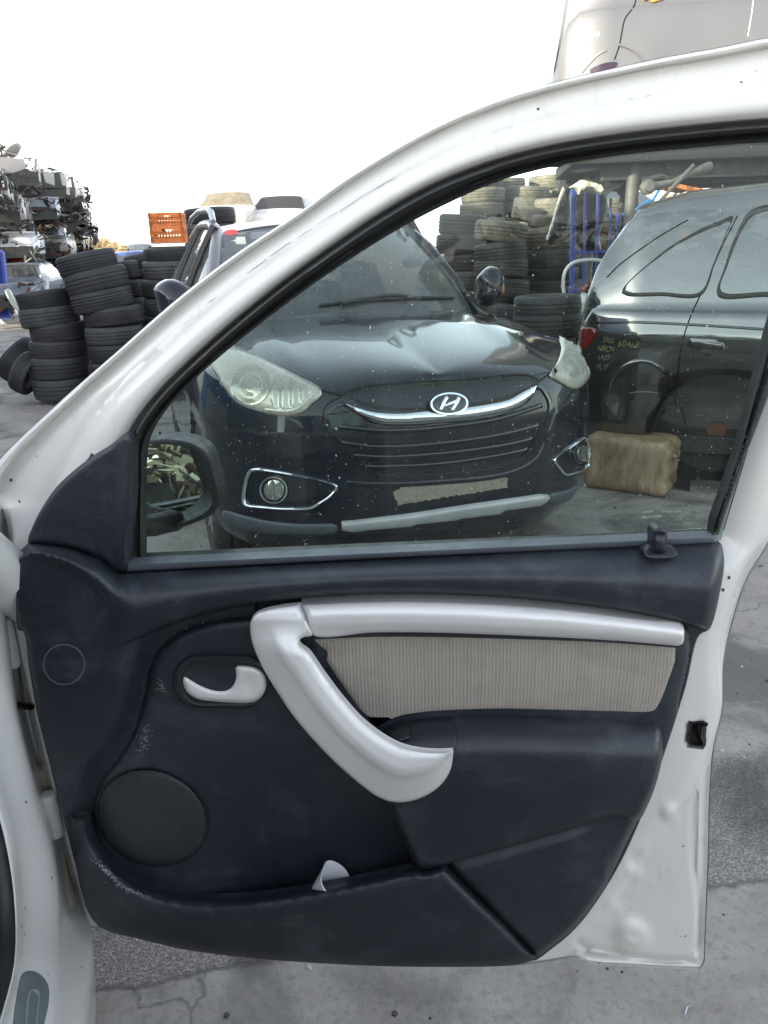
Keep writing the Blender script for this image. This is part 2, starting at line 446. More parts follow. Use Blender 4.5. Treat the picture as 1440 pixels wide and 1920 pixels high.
M_SILVERPAINT = paint('silver_van_paint', (.12, .125, .13), dust=.4, dustcol=(.20, .20, .19), rough=.4, metal=.3, coat=.3)
# ================================================================== ground
M_GROUND, t, b = newmat('worn_yard_concrete'); co = coords(t)
big = noise(t, co, .7, 8, .65, .5); mid = noise(t, co, 5, 8, .7, .3); fin = noise(t, co, 60, 6, .7)
sep = nd(t, 'ShaderNodeSeparateXYZ'); t.links.new(co, sep.inputs[0]); X_, Y_ = sep.outputs[0], sep.outputs[1]
wob = math_(t, 'MULTIPLY', math_(t, 'SUBTRACT', noise(t, co, 3, 5, .7), .5), .12)
# exposed-aggregate strip crossing below the door: between two straight joints
def side(a, bb):
    (x0, y0), (x1, y1) = a, bb; sl = (y1-y0)/(x1-x0)
    return math_(t, 'ADD', math_(t, 'SUBTRACT', math_(t, 'SUBTRACT', Y_, y0), math_(t, 'MULTIPLY', math_(t, 'SUBTRACT', X_, x0), sl)), wob)
g1, g2 = onz(160, 1852), onz(1440, 1650); g3, g4 = onz(1335, 1425), onz(1440, 1415)
lo_ = side((g1.x, g1.y), (g2.x, g2.y)); hi_ = side((g3.x, g3.y), (g4.x, g4.y))
strip = math_(t, 'MULTIPLY', ramp(t, math_(t, 'ADD', lo_, .5), [(.49, g(0)), (.51, g(1))]), ramp(t, math_(t, 'ADD', hi_, .5), [(.47, g(1)), (.53, g(0))]))
base = ramp(t, big, [(.3, (.14, .128, .113)), (.5, (.205, .189, .168)), (.7, (.275, .255, .228))])
base = mixc(t, ramp(t, mid, [(.35, g(.0)), (.65, g(.75))]), base, (.31, .292, .266, 1))
base = mixc(t, ramp(t, noise(t, co, 2.1, 7, .7, 1.2), [(.55, g(0)), (.68, g(.55))]), base, (.11, .102, .094, 1))
cv = nd(t, 'ShaderNodeTexVoronoi'); cv.feature = 'DISTANCE_TO_EDGE'; cv.inputs['Scale'].default_value = .9
cw0 = nd(t, 'ShaderNodeVectorMath', operation='ADD'); cn = nd(t, 'ShaderNodeTexNoise'); cn.inputs['Scale'].default_value = 4; cn.inputs['Detail'].default_value = 6; t.links.new(co, cn.inputs['Vector'])
cs = nd(t, 'ShaderNodeVectorMath', operation='SCALE'); cs.inputs['Scale'].default_value = .35; t.links.new(cn.outputs['Color'], cs.inputs[0]); t.links.new(co, cw0.inputs[0]); t.links.new(cs.outputs[0], cw0.inputs[1]); t.links.new(cw0.outputs[0], cv.inputs['Vector'])
base = mixc(t, ramp(t, cv.outputs['Distance'], [(.0, g(.6)), (.006, g(0))]), base, (.05, .046, .042, 1))
base = mixc(t, ramp(t, noise(t, coords(t, (1, 3, 1)), 6, 8, .75, 1.5), [(.60, g(0)), (.70, g(.5))]), base, (.33, .325, .31, 1))
ag = nd(t, 'ShaderNodeTexVoronoi'); ag.inputs['Scale'].default_value = 105; t.links.new(co, ag.inputs['Vector'])
ag2 = noise(t, co, 170, 5, .75)
agc = mixc(t, ramp(t, ag2, [(.42, g(0)), (.60, g(1))]), (.155, .142, .128, 1), (.60, .56, .51, 1))
agc = mixc(t, ramp(t, nd_sep(t, ag.outputs['Color']), [(.3, g(0)), (.9, g(.5))]), agc, (.20, .185, .175, 1))
cc = mixc(t, strip, base, agc)
cc = mixc(t, ramp(t, fin, [(.35, g(.35)), (.5, g(0))]), cc, (.07, .065, .06, 1))
jn = ramp(t, math_(t, 'ABSOLUTE', lo_), [(0, g(.6)), (.012, g(0))]); cc = mixc(t, jn, cc, (.05, .048, .045, 1))
st_ = nd(t, 'ShaderNodeTexVoronoi'); st_.inputs['Scale'].default_value = 14; t.links.new(co, st_.inputs['Vector'])
cc = mixc(t, math_(t, 'LESS_THAN', st_.outputs['Distance'], .05), cc, (.03, .028, .026, 1))
# oil patches under the parked cars
oil = math_(t, 'MULTIPLY', ramp(t, noise(t, co, 1.3, 5, .6, .8), [(.5, g(0)), (.58, g(.7))]), ramp(t, Y_, [(.0, g(0)), (.5, g(0)), (1, g(1))]))
cc = mixc(t, oil, cc, (.06, .057, .055, 1))
t.links.new(cc, b.inputs['Base Color']); b.inputs['Roughness'].default_value = .85
hgt = math_(t, 'ADD', math_(t, 'MULTIPLY', mid, .8), math_(t, 'MULTIPLY', fin, .25))
hgt = math_(t, 'ADD', hgt, math_(t, 'MULTIPLY', math_(t, 'MULTIPLY', ag2, strip), 1.6))
bump(t, b, hgt, 1.0, .010)
gd = MB()
gd.add([(-150, -60, 0), (150, -60, 0), (150, 400, 0), (-150, 400, 0)], [(0, 1, 2, 3)])
ground = gd.build('ground', M_GROUND); tag(ground, 'worn grey concrete yard with a rough aggregate strip', kind='structure')
# ================================================================== the white car and its open front door
white_car = thing('white_car', 'white car with its dark-trimmed front door standing wide open in the foreground', 'car', (-0.75, -0.2, 0))
# ---- traced curves (photo pixels)
C_OUT = spline([(-26, 905), (0, 862), (100, 765), (210, 668), (330, 563), (440, 478), (560, 398), (640, 340), (720, 290), (800, 245), (880, 208), (960, 178), (1060, 150), (1150, 129), (1250, 108), (1350, 90), (1440, 72), (1530, 62), (1600, 90), (1640, 180)], 9)
C_REAR = spline([(1640, 180), (1640, 400), (1600, 620), (1530, 820), (1440, 1015), (1400, 1082), (1373, 1160), (1356, 1240), (1353, 1330), (1337, 1400), (1330, 1480), (1327, 1600), (1323, 1700), (1319, 1800)], 9)
C_BOT = spline([(1312, 1813), (1200, 1808), (1100, 1800), (1085, 1792), (1010, 1801), (960, 1806), (700, 1804), (500, 1790), (350, 1770), (250, 1748), (190, 1738), (160, 1733)], 9)
C_FRONT = spline([(155, 1728), (146, 1690), (112, 1565), (76, 1420), (45, 1290), (20, 1170), (10, 1105), (13, 1050), (16, 1003), (8, 960), (-10, 930)], 9)
SEAL_O = [(240, 1072), (241, 900), (244, 830), (262, 790), (305, 735), (400, 643), (480, 575), (550, 520), (700, 415), (800, 357), (900, 316), (1000, 287), (1100, 268), (1250, 249), (1440, 232), (1520, 230), (1560, 250), (1568, 320), (1545, 440), (1490, 620), (1440, 745), (1400, 850), (1347, 1003)]
SEAL_O = np.vstack([spline(SEAL_O[1:19], 8), polyres([(1568, 320), (1545, 440), (1490, 620), (1440, 745), (1400, 850), (1347, 1003)], 9, False), polyres([(1347, 1003), (235, 1064)], 12, False)])
GLASS_P = np.vstack([spline([(268, 1045), (268, 900), (270, 848), (281, 812), (310, 768), (360, 715), (450, 637), (600, 524), (750, 428), (850, 376), (940, 337), (1050, 308), (1180, 287), (1300, 275), (1440, 264), (1500, 266), (1522, 300), (1500, 420)], 8), polyres([(1440, 640), (1385, 850), (1340, 975), (1336, 1000)], 10, False), polyres([(1336, 1000), (268, 1046)], 12, False)])
SHELL = np.vstack([C_OUT, C_REAR[1:], C_BOT, C_FRONT])
TRIM_R = spline([(1350, 1006), (1358, 1050), (1350, 1110), (1330, 1180), (1312, 1190), (1285, 1290), (1240, 1430), (1195, 1550), (1145, 1650), (1080, 1740), (1008, 1800)], 8)
TIER_A = spline([(1640, 120), (1560, 620), (1480, 880), (1421, 1018), (1393, 1068), (1379, 1100), (1350, 1205), (1353, 1330), (1330, 1405), (1300, 1480), (1262, 1532), (1225, 1580), (1180, 1645), (1140, 1705), (1090, 1772), (1060, 1792)], 8)
TIER_B = spline([(1353, 1330), (1335, 1400), (1306, 1480), (1302, 1600), (1297, 1790), (1090, 1776)], 8)
Y0 = 1.0
ZBELT = 1050
def Yshell(V, d):
    do = dist(V, C_OUT); ds = dist(V, SEAL_O, True)
    s = do/(do+ds+1e-6)
    # frame profile across, from the outer lip (0) to the window seal (1)
    k = np.array([0, .03, .075, .105, .17, .26, .36, .455, .52, .62, .74, .84, .93, 1.0])
    h = np.array([-.034, -.024, -.026, -.039, -.038, -.033, -.0285, -.0275, -.0165, -.0095, -.0065, -.0075, -.015, -.040])
    frame = np.interp(s, k, h)
    low = np.zeros(len(V))
    # below the belt: flat by the trim, stepped recess, outer lip
    lo = V[:, 1]
    side = sdist(V, np.vstack([TIER_A, [(900, 1900), (0, 1900), (0, 0), (1640, 0)]]))     # positive on the trim side of tier A
    low = -.006*(1-sst(side, 0, 26))-.030*(1-sst(side, -10, 4))
    tb = dist(V, TIER_B); ob = dist(V, np.vstack([C_REAR, C_BOT[:24]]))
    low = low-.006*np.exp(-(tb/4.5)**2)+.004*sst(side, -30, -20)*np.where(ob > 8, 1, 0)*0
    low = low-.008*(1-sst(ob, 9, 19))*(side < 0)+.003*(1-sst(ob, 0, 7))*(side < 0)
    # pressed bumps and dents of the lower corner
    for (cx, cy, rr, a) in ((1185, 1755, 30, .012), (1258, 1525, 16, .008), (1195, 1612, 16, -.006), (1150, 1700, 13, .005), (1190, 1640, 13, .006)):
        q = np.hypot(V[:, 0]-cx, V[:, 1]-cy); low = low+a*np.exp(-(q/rr)**4)
    q = np.hypot(V[:, 0]-1185, V[:, 1]-1767); low = low-.004*np.exp(-((q-12)/3)**2)
    low = low-.028*np.exp(-(np.maximum(0, np.abs(V[:, 0]-1305)-13)/3)**2-(np.maximum(0, np.abs(V[:, 1]-1378)-18)/3)**2)   # lock opening
    low = low-.03*np.exp(-((V[:, 0]-1094)/6)**2-((V[:, 1]-1774)/9)**2)
    # hinge side: crease where the skin folds to the hinge face
    fr = dist(V, C_FRONT); low = low-.03*(1-sst(fr, 0, 10))
    # ridge that runs on from the frame band down beside the mirror triangle
    t = sst(lo, 930, 1050)*(V[:, 0] < 400)+sst(lo, 1000, 1130)*(V[:, 0] >= 400)
    hh = frame*(1-t)+low*t
    left = (V[:, 0] < 260) & (lo < 1010)
    return Y0-hh
door = yslab('door', [SHELL, SEAL_O[::-1]], Yshell, M_WHITE, white_car, grid=8, rings=(1.5, 3.5, 6, 8.5, 11, 14, 18, 23, 29, 36, 43, 50, 57), skirt=.03)
door['label'] = 'white sheet metal door with dark moulded inner trim'
# outer skin behind it
def outer_skin():
    V, Fc = triangulate([SHELL, SEAL_O[::-1]], 30)
    Y = 1.075+.03*sst(V[:, 1], 1000, 400)*0+.012*np.sin(np.clip((V[:, 1]-1050)/760, 0, 1)*math.pi)
    P = planeY(V*np.array([1, 1]), Y0+.045); P[:, 1] = Y; 
    vs_ = [tuple(p) for p in P]; fs = [tuple(int(i) for i in t) for t in Fc]
    n = len(vs_)
    be = boundary_edges(Fc); ids = {}
    for a, b in be:
        for i in (a, b):
            if i not in ids: ids[i] = len(vs_); q = P[i].copy(); q[1] = Y0+.04; vs_.append(tuple(q))
    fs += [(b, a, ids[a], ids[b]) for a, b in be]
    return mesh_obj('outer_skin', vs_, fs, M_WHITE2, door, True, None, local=False)
outer_skin()
# window rubber seal
seal_loops = [SEAL_O[::-1][::-1], GLASS_P]
def Yseal(V, d):
    do = dist(V, SEAL_O, True); dg = dist(V, GLASS_P, True); s = do/(do+dg+1e-6)
    k = [0, .10, .25, .45, .6, .72, .85, 1]; h = [-.022, -.004, -.001, -.008, -.020, -.022, -.016, -.022]
    return Y0-np.interp(s, k, h)
seal = yslab('window_seal', [SEAL_O, GLASS_P[::-1]], Yseal, M_RUBBER, door, grid=0, rings=(1, 3, 5, 7, 9, 11, 13, 15), skirt=.02)
# glass
GL_OUT = np.array([(252, 1064), (252, 835), (295, 758), (595, 508), (795, 380), (945, 310), (1200, 260), (1440, 242), (1552, 240), (1542, 420), (1462, 645), (1350, 1020)])
M_GLASS = glass('door_glass', (.66, .755, .71), dirt=.75, streak=.011, film=.006, filmcol=(.62, .66, .56), ior=1.33)
glass_pane = yslab('window_glass', [polyres(GL_OUT, 30)], lambda V, d: 1.026+.010*((V[:, 1]-650)/400)**2, M_GLASS, door, grid=40, rings=(), skirt=.0035)
glass_pane['label'] = 'greenish side window with dust spots and water streaks'

# etched marks on the glass, read from outside so mirrored here
M_ETCH = simple('etched_mark', (.02, .025, .022), .6)
M_ETCHW = simple('pale_etched_mark', (.35, .38, .33), .6)
def text_px(name, body, px, py, hpx, Y, mat, parent, mirror=False, rot=0, wide=1.0, thick=.0002):
    """lettering standing just in front of the surface at distance Y"""
    cu = bpy.data.curves.new(name, 'FONT'); cu.body = body; cu.size = 1; cu.align_x = 'CENTER'; cu.align_y = 'CENTER'; cu.resolution_u = 3
    tmp = bpy.data.objects.new('tmp', cu); COL.objects.link(tmp)
    dg = bpy.context.evaluated_depsgraph_get(); me = bpy.data.meshes.new_from_object(tmp.evaluated_get(dg))
    bpy.data.objects.remove(tmp); bpy.data.curves.remove(cu)
    p = at(px, py, Y); s = hpx*mpp(p)/.72
    ca, sa = math.cos(R(rot)), math.sin(R(rot))
    for v in me.vertices:
        x, y = v.co.x*s*wide*(-1 if mirror else 1), v.co.y*s
        v.co = (p.x+x*ca-y*sa, p.y, p.z+x*sa+y*ca)
    me.materials.append(mat); me.name = name
    if parent is not None: me.transform(parent_matrix(parent).inverted())
    return link(bpy.data.objects.new(name, me), parent)
YG = 1.0215
for (s_, x, y, h, m_) in (('DACIA RENAULT', 1275, 948, 6.5, M_ETCH), ('AGC AUTOMOTIVE', 1259, 959, 3, M_ETCHW), ('43 R - 001077', 1258, 965, 4, M_ETCH), ('TS 577', 1256, 972.5, 4, M_ETCH), ('DOT 511 M27T1 AS2', 1256, 980, 4, M_ETCH), ('OPTIMA', 1215, 960, 4, M_ETCHW), ('00DA1A1B4', 1222, 969, 5, M_ETCHW)):
    text_px('etched_text', s_, x, y, h, YG, m_, door, True, 2)
def ring_px(name, cx, cy, rx, ry, wd, Y, mat, parent, n=30, rot=0):
    o_ = ellipse(cx, cy, rx, ry, n, rot); i_ = ellipse(cx, cy, rx-wd, ry-wd, n, rot)
    return yslab(name, [o_, i_[::-1]], lambda V, d: np.full(len(V), Y), mat, parent, grid=0, rings=(), skirt=.0003)
ring_px('etched_circle', 1299.5, 964, 6.5, 6, .9, YG, M_ETCH, door)
text_px('etched_text', 'E2', 1299.5, 964, 5, YG, M_ETCH, door, True, 2)
for cx in (1252.5, 1290):
    ring_px('etched_diamond', cx, 972.8, 9, 5, .8, YG, M_ETCH, door, n=4)

# ---- moulded trim ------------------------------------------------------------------
SAIL = spline([(53, 1018), (62, 985), (80, 950), (104, 915), (135, 885), (170, 858), (205, 836), (228, 819), (243, 816), (250, 826), (250, 880), (246, 950), (240, 1010), (236, 1068), (222, 1074), (190, 1050), (140, 1030), (90, 1021)], 6, True)
BELT_TOP = [(53, 1018), (90, 1021), (140, 1030), (190, 1050), (222, 1076), (235, 1070), (500, 1058), (800, 1043), (1100, 1028), (1345, 1012)]
TRIM = np.vstack([polyres(BELT_TOP[:5], 7, False), polyres([(230, 1074), (1346, 1014)], 12, False), TRIM_R[2:-1],
                  polyres([(1006, 1800), (975, 1806), (700, 1806), (500, 1794), (350, 1775), (250, 1752), (185, 1738), (160, 1700), (146, 1640), (128, 1570), (118, 1530), (95, 1440), (70, 1340), (54, 1250), (48, 1195), (44, 1183), (33, 1181), (28, 1150), (23, 1110), (24, 1070), (33, 1038)], 7, False)])
CREST = spline([(36, 1037), (90, 1052), (140, 1075), (175, 1103), (200, 1133), (209, 1160), (212, 1215)], 6)
UNDER = spline([(212, 1215), (260, 1196), (330, 1168), (400, 1148), (480, 1132), (600, 1119), (700, 1114), (820, 1114), (950, 1120), (1080, 1133), (1200, 1150), (1290, 1170), (1335, 1184)], 8)
INNER = spline([(470, 1156), (400, 1165), (345, 1183), (305, 1212), (282, 1250), (270, 1310), (252, 1370), (225, 1418), (192, 1460), (178, 1500), (176, 1550), (185, 1600), (215, 1650), (270, 1690), (500, 1700), (780, 1660), (860, 1600), (1000, 1500), (1240, 1420), (1275, 1300), (1292, 1205), (1280, 1168), (1000, 1140), (700, 1130), (560, 1133)], 8, True)
UPPER = np.vstack([polyres(BELT_TOP, 12, False)-np.array([0, 8]), [(1365, 1004)], TRIM_R[3:24]+np.array([9, 0]), [(1345, 1186)], UNDER[::-1], CREST[::-1]])
def Ytrim(V, d):
    h = .006+.010*rnd(d, 14)
    dt = dist(V, polyres(BELT_TOP, 12, False)); du = dist(V, UNDER); dc = dist(V, CREST)
    inU = inside(V, UPPER)
    # rounded roll under the window: leans out from the sill to its crest, then falls away
    q = dt/(dt+np.minimum(du, dc*1.15)+1e-6)
    roll = .058*np.sin(np.clip(q/.62, 0, 1)*math.pi/2)**1.2-.005*sst(q, .7, 1.0)
    hU = .010+roll*np.minimum(1, rnd(dist(V, TRIM_R), 22)+.0)
    # forward panel left of the inner field keeps the depth of the roll
    fwd = .062*np.ones(len(V))-.016*sst(V[:, 1], 1100, 1500)
    si = sdist(V, INNER)
    leftzone = (~inU) & (V[:, 0] < 480)
    groove = sst(-si, 0, 46)
    hL = .024+(fwd-.024)*groove
    ch = sst(V[:, 0], 215, 360)
    hL = hL*(1-ch)+ch*(.022+(hL-.022)*sst(du, 2, 40)*.4)
    # inner field
    hI = .022+.016*rnd(np.maximum(si, 0), 22)
    pocket = sst(V[:, 1], 1380, 1640)*sst(V[:, 0], 330, 520)*.031
    hI = hI-pocket
    hU = hU-.012*(1-sst(du, 0, 7))*sst(V[:, 0], 215, 360)
    out = np.where(inU, hU, np.where(si > 0, hI, np.where(V[:, 0] < 480, hL, .020)))
    # sharp undercut below the roll
    out = np.where((~inU) & (si <= 0) & (V[:, 0] >= 480), .014, out)
    out = np.minimum(out, .008+.07*rnd(d, 18))
    return Y0-.002-out
UF = spline([tuple(p) for p in UNDER], 3); trim_extra = np.vstack([UF+np.array([0, o]) for o in (-3.5, -1.2, 1.2, 3.5)]+[ribbon(INNER, o)[::1] for o in (2, 6, 12)])
trim_extra = trim_extra[inside(trim_extra, TRIM)]
trim = yslab('door_trim', [TRIM], Ytrim, M_NAVY, door, grid=5.5, rings=(1.5, 4, 8, 13), skirt=.02, extra=trim_extra)
# patch where crest meets: mirror triangle
sail = yslab('mirror_triangle', [SAIL], lambda V, d: Y0-.004-.016*rnd(d, 9)-.012*sst(V[:, 0], 215, 246)*(1-sst(V[:, 0], 246, 252)), M_NAVY, door, grid=9, rings=(1.2, 3, 6, 9), skirt=.03)
# inner sill strip
STRIP = np.vstack([polyres([(236, 1056), (1336, 1004), (1344, 1009), (1344, 1019)], 4, False)[:-1], polyres([(1344, 1019), (700, 1048), (234, 1073)], 4, False)])
yslab('inner_sill_strip', [STRIP], lambda V, d: Y0-.008-.014*rnd(d, 6), M_GREYPL, door, grid=0, rings=(1.5, 3.5), skirt=.02)
# lower map pocket
POCKET = np.vstack([polyres([(132, 1530), (164, 1530)], 7, False), spline([(164, 1530), (170, 1560), (186, 1592), (215, 1628), (255, 1657), (300, 1675), (350, 1684), (420, 1686), (500, 1680), (600, 1664), (700, 1645), (778, 1629), (800, 1633), (833, 1624)], 7), polyres([(838, 1628), (1004, 1794)], 8, False), spline([(1004, 1797), (985, 1806), (950, 1811), (820, 1813), (700, 1811), (500, 1799), (350, 1781), (250, 1758), (200, 1745), (172, 1722), (152, 1670), (140, 1610)], 8)])
PTOP = spline([(164, 1530), (170, 1560), (186, 1592), (215, 1628), (255, 1657), (300, 1675), (350, 1684), (420, 1686), (500, 1680), (600, 1664), (700, 1645), (778, 1629)], 7)
def Ypocket(V, d):
    dt = dist(V, PTOP)
    h = .062*rnd(d+1, 20)*.5+.031
    h = h+.013*rnd(dt, 46)*1.0-.006*sst(dt, 40, 60)-.018*sst(V[:, 1], 1700, 1815)
    return Y0-.004-h
yslab('map_pocket', [POCKET], Ypocket, M_NAVY, door, grid=7, rings=(1.2, 3, 6, 10, 15), skirt=.012)
# lower rear panel
RLOW = np.vstack([polyres([(838, 1622), (1010, 1798)], 8, False), TRIM_R[::-1][1:26]+np.array([-1, -3]), polyres([(1215, 1500), (1235, 1400), (1000, 1400), (840, 1500)], 9, False)])
CREASE = spline([(838, 1624), (950, 1592), (1060, 1560), (1158, 1530)], 8)
def Yrlow(V, d):
    dl = V[:, 1]-np.interp(V[:, 0], CREASE[:, 0], CREASE[:, 1])
    fade = 1-sst(V[:, 0], 1060, 1160)
    h = .050+.008*sst(dl, -2, 16)*fade*1.0
    return Y0-.004-h*rnd(d+2, 14)+.012*sst(V[:, 1], 1650, 1800)
yslab('lower_rear_panel', [RLOW], Yrlow, M_NAVY, door, grid=8, rings=(1.2, 3, 6, 10), skirt=.05)
# arm rest
ARM = np.vstack([spline([(705, 1380), (722, 1364), (745, 1353), (790, 1342), (850, 1336), (950, 1334), (1100, 1338), (1200, 1342), (1226, 1348), (1240, 1362), (1243, 1390), (1240, 1430), (1225, 1485), (1205, 1530)], 7), spline([(1190, 1545), (1158, 1531), (1060, 1561), (950, 1593), (838, 1623), (800, 1632), (780, 1626), (768, 1600), (750, 1560), (728, 1510), (700, 1470), (690, 1420)], 8)])
ARMTOP = spline([(705, 1380), (722, 1364), (745, 1353), (790, 1342), (850, 1336), (950, 1334), (1100, 1338), (1200, 1342), (1240, 1346)], 8)
def Yarm(V, d):
    ty = V[:, 1]-np.interp(V[:, 0], ARMTOP[:, 0], ARMTOP[:, 1])
    h = .024+.070*np.sin(np.clip(ty/88, 0, 1)*math.pi/2)**.9
    h = h-.030*sst(ty, 110, 290)-.012*sst(V[:, 0], 1100, 1240)
    return Y0-.006-h*(.25+.75*rnd(d, 12))
arm = yslab('arm_rest', [ARM], Yarm, M_NAVY, door, grid=7, rings=(1.2, 3, 6, 9), skirt=.06)
# fabric insert
M_FABRIC, t, b = newmat('grey_beige_corduroy_fabric')
co = coords(t); wv = nd(t, 'ShaderNodeTexWave'); wv.wave_type = 'BANDS'; wv.bands_direction = 'X'
wv.inputs['Scale'].default_value = 62; wv.inputs['Distortion'].default_value = 2.4; wv.inputs['Detail'].default_value = 4; wv.inputs['Detail Scale'].default_value = 1.2
t.links.new(co, wv.inputs['Vector'])
fine = noise(t, coords(t, (1, 1, 1)), 1400, 2); vr = noise(t, coords(t, (90, 1, 4)), 1.0, 3, .5)
f_ = math_(t, 'ADD', math_(t, 'MULTIPLY', wv.outputs['Fac'], .32), math_(t, 'MULTIPLY', math_(t, 'ADD', math_(t, 'MULTIPLY', fine, .5), math_(t, 'MULTIPLY', vr, .5)), .68))
c_ = ramp(t, f_, [(.25, (.21, .187, .158)), (.75, (.33, .297, .255))])
st = ramp(t, noise(t, coords(t, (2, 2, 3)), 4, 6, .7, 1), [(.52, g(0)), (.8, g(.5))])
t.links.new(mixc(t, st, c_, (.12, .105, .09, 1)), b.inputs['Base Color']); b.inputs['Roughness'].default_value = .95
b.inputs['Sheen Weight'].default_value = .3; bump(t, b, math_(t, 'ADD', wv.outputs['Fac'], fine), .45, .0008)
FAB = np.vstack([spline([(572, 1194), (700, 1186), (800, 1186), (1000, 1193), (1150, 1200), (1274, 1211)], 8), spline([(1268, 1240), (1252, 1285), (1238, 1325), (1230, 1337), (1216, 1342), (1160, 1341), (1050, 1337), (950, 1334), (850, 1337), (790, 1343), (745, 1354), (722, 1366), (707, 1376), (690, 1362), (672, 1335), (640, 1285), (610, 1240)], 7)])
yslab('fabric_insert', [FAB], lambda V, d: Y0-.030-.010*rnd(d, 10)-.004*np.sin(np.clip((V[:, 1]-1190)/150, 0, 1)*math.pi), M_FABRIC, door, grid=8, rings=(1.2, 3, 6, 10), skirt=.02)
# ridge inside the pull opening
WEDGE = spline([(572, 1196), (590, 1210), (620, 1260), (655, 1320), (690, 1366), (700, 1380), (680, 1365), (640, 1325), (600, 1270), (572, 1225), (566, 1205)], 5, True)
yslab('pull_recess_liner', [spline([(566, 1196), (590, 1200), (625, 1255), (660, 1312), (700, 1372), (712, 1392), (760, 1402), (760, 1412), (700, 1395), (640, 1350), (590, 1290), (562, 1230)], 5, True)], lambda V, d: Y0-.020-.006*rnd(d, 8), M_NAVY2, door, grid=7, rings=(1.5, 4), skirt=.02)
yslab('pull_recess_rib', [ribbon(spline([(574, 1200), (596, 1232), (628, 1285), (662, 1335), (698, 1378)], 6), 7)], lambda V, d: Y0-.026-.008*rnd(d, 3.5), M_NAVY2, door, grid=0, rings=(1.2, 2.5), skirt=.02)
# silver pull handle
PULL = np.vstack([spline([(562, 1133), (530, 1137), (500, 1143), (482, 1150), (471, 1163), (469, 1185), (476, 1215), (492, 1250), (520, 1298), (552, 1345), (590, 1390), (632, 1433), (672, 1468), (708, 1494), (738, 1504), (770, 1502), (802, 1490), (830, 1468), (846, 1440), (850, 1410)], 6), spline([(850, 1408), (820, 1409), (790, 1407), (755, 1399), (720, 1381), (680, 1350), (640, 1305), (608, 1262), (580, 1222), (562, 1207), (564, 1197), (572, 1194), (585, 1192), (576, 1165)], 6)])
PULL_OUT = spline([(562, 1133), (530, 1137), (500, 1143), (482, 1150), (471, 1163), (469, 1185), (476, 1215), (492, 1250), (520, 1298), (552, 1345), (590, 1390), (632, 1433), (672, 1468), (708, 1494), (738, 1504), (770, 1502), (802, 1490), (830, 1468), (846, 1440), (850, 1410)], 6)
PULL_IN = spline([(850, 1408), (820, 1409), (790, 1407), (755, 1399), (720, 1381), (680, 1350), (640, 1305), (608, 1262), (580, 1222), (562, 1207), (572, 1194), (585, 1192)], 6)
def Ypull(V, d):
    do = dist(V, PULL_OUT); di = dist(V, PULL_IN); s = do/(do+di+1e-6)
    h = np.interp(s, [0, .15, .40, .50, .60, .80, .93, 1], [.058, .065, .076, .0835, .086, .0845, .081, .073])
    # the upper arm flattens into the trim strip
    a = sst(V[:, 1], 1230, 1150)
    hs = np.interp((V[:, 1]-1133)/60, [0, .25, .5, 1], [.058, .066, .069, .060])
    h = h*(1-a)+hs*a
    low = sst(V[:, 1], 1395, 1420)*sst(V[:, 0], 640, 760)
    h = h+.042*sst(V[:, 0]+V[:, 1], 1780, 2190)
    return Y0-.006-h+.008*(1-rnd(d, 5))
yslab('pull_handle', [PULL], Ypull, M_SILVER, door, grid=5, rings=(.8, 2, 4), skirt=.007)
STRIPS = np.vstack([spline([(564, 1133), (650, 1129), (750, 1127), (900, 1131), (1050, 1142), (1200, 1160), (1274, 1168), (1281, 1173), (1283, 1188), (1280, 1207), (1272, 1211)], 7), spline([(1270, 1211), (1150, 1201), (1000, 1193), (800, 1186), (700, 1186), (587, 1191), (577, 1164)], 7)])
def Ystrip(V, d):
    top = np.interp(V[:, 0], [564, 650, 750, 900, 1050, 1200, 1281], [1133, 1129, 1127, 1131, 1142, 1160, 1172])
    bot = np.interp(V[:, 0], [587, 700, 800, 1000, 1150, 1272], [1191, 1186, 1186, 1193, 1201, 1211])
    q = (V[:, 1]-top)/(bot-top)
    h = np.interp(q, [0, .12, .3, .42, .7, 1], [.052, .060, .0675, .0695, .068, .058])
    return Y0-.006-h+.008*(1-rnd(d, 4))
yslab('silver_trim_strip', [STRIPS], Ystrip, M_SILVER, door, grid=6, rings=(.8, 2, 4), skirt=.03)
# window switch plate and switch
SWP = spline([(706, 1383), (722, 1370), (745, 1359), (780, 1352), (835, 1350), (850, 1354), (856, 1366), (856, 1395), (851, 1407), (820, 1408), (780, 1404), (745, 1394), (722, 1386)], 5, True)
def Yswp(V, d):
    return Yarm(V, np.full(len(V), 30.))-.001-.004*rnd(d, 4)
yslab('switch_plate', [SWP], Yswp, M_NAVY2, door, grid=7, rings=(1, 3), skirt=.03)
SW = polyres([(722, 1378), (735, 1368), (766, 1361), (770, 1384), (745, 1392)], 4)
yslab('window_switch', [SW], lambda V, d: Yswp(V, d+9)-.0015-.003*rnd(d, 4)-.002*sst(V[:, 1], 1376, 1366), M_NAVY2, door, grid=6, rings=(1, 3), skirt=.01)
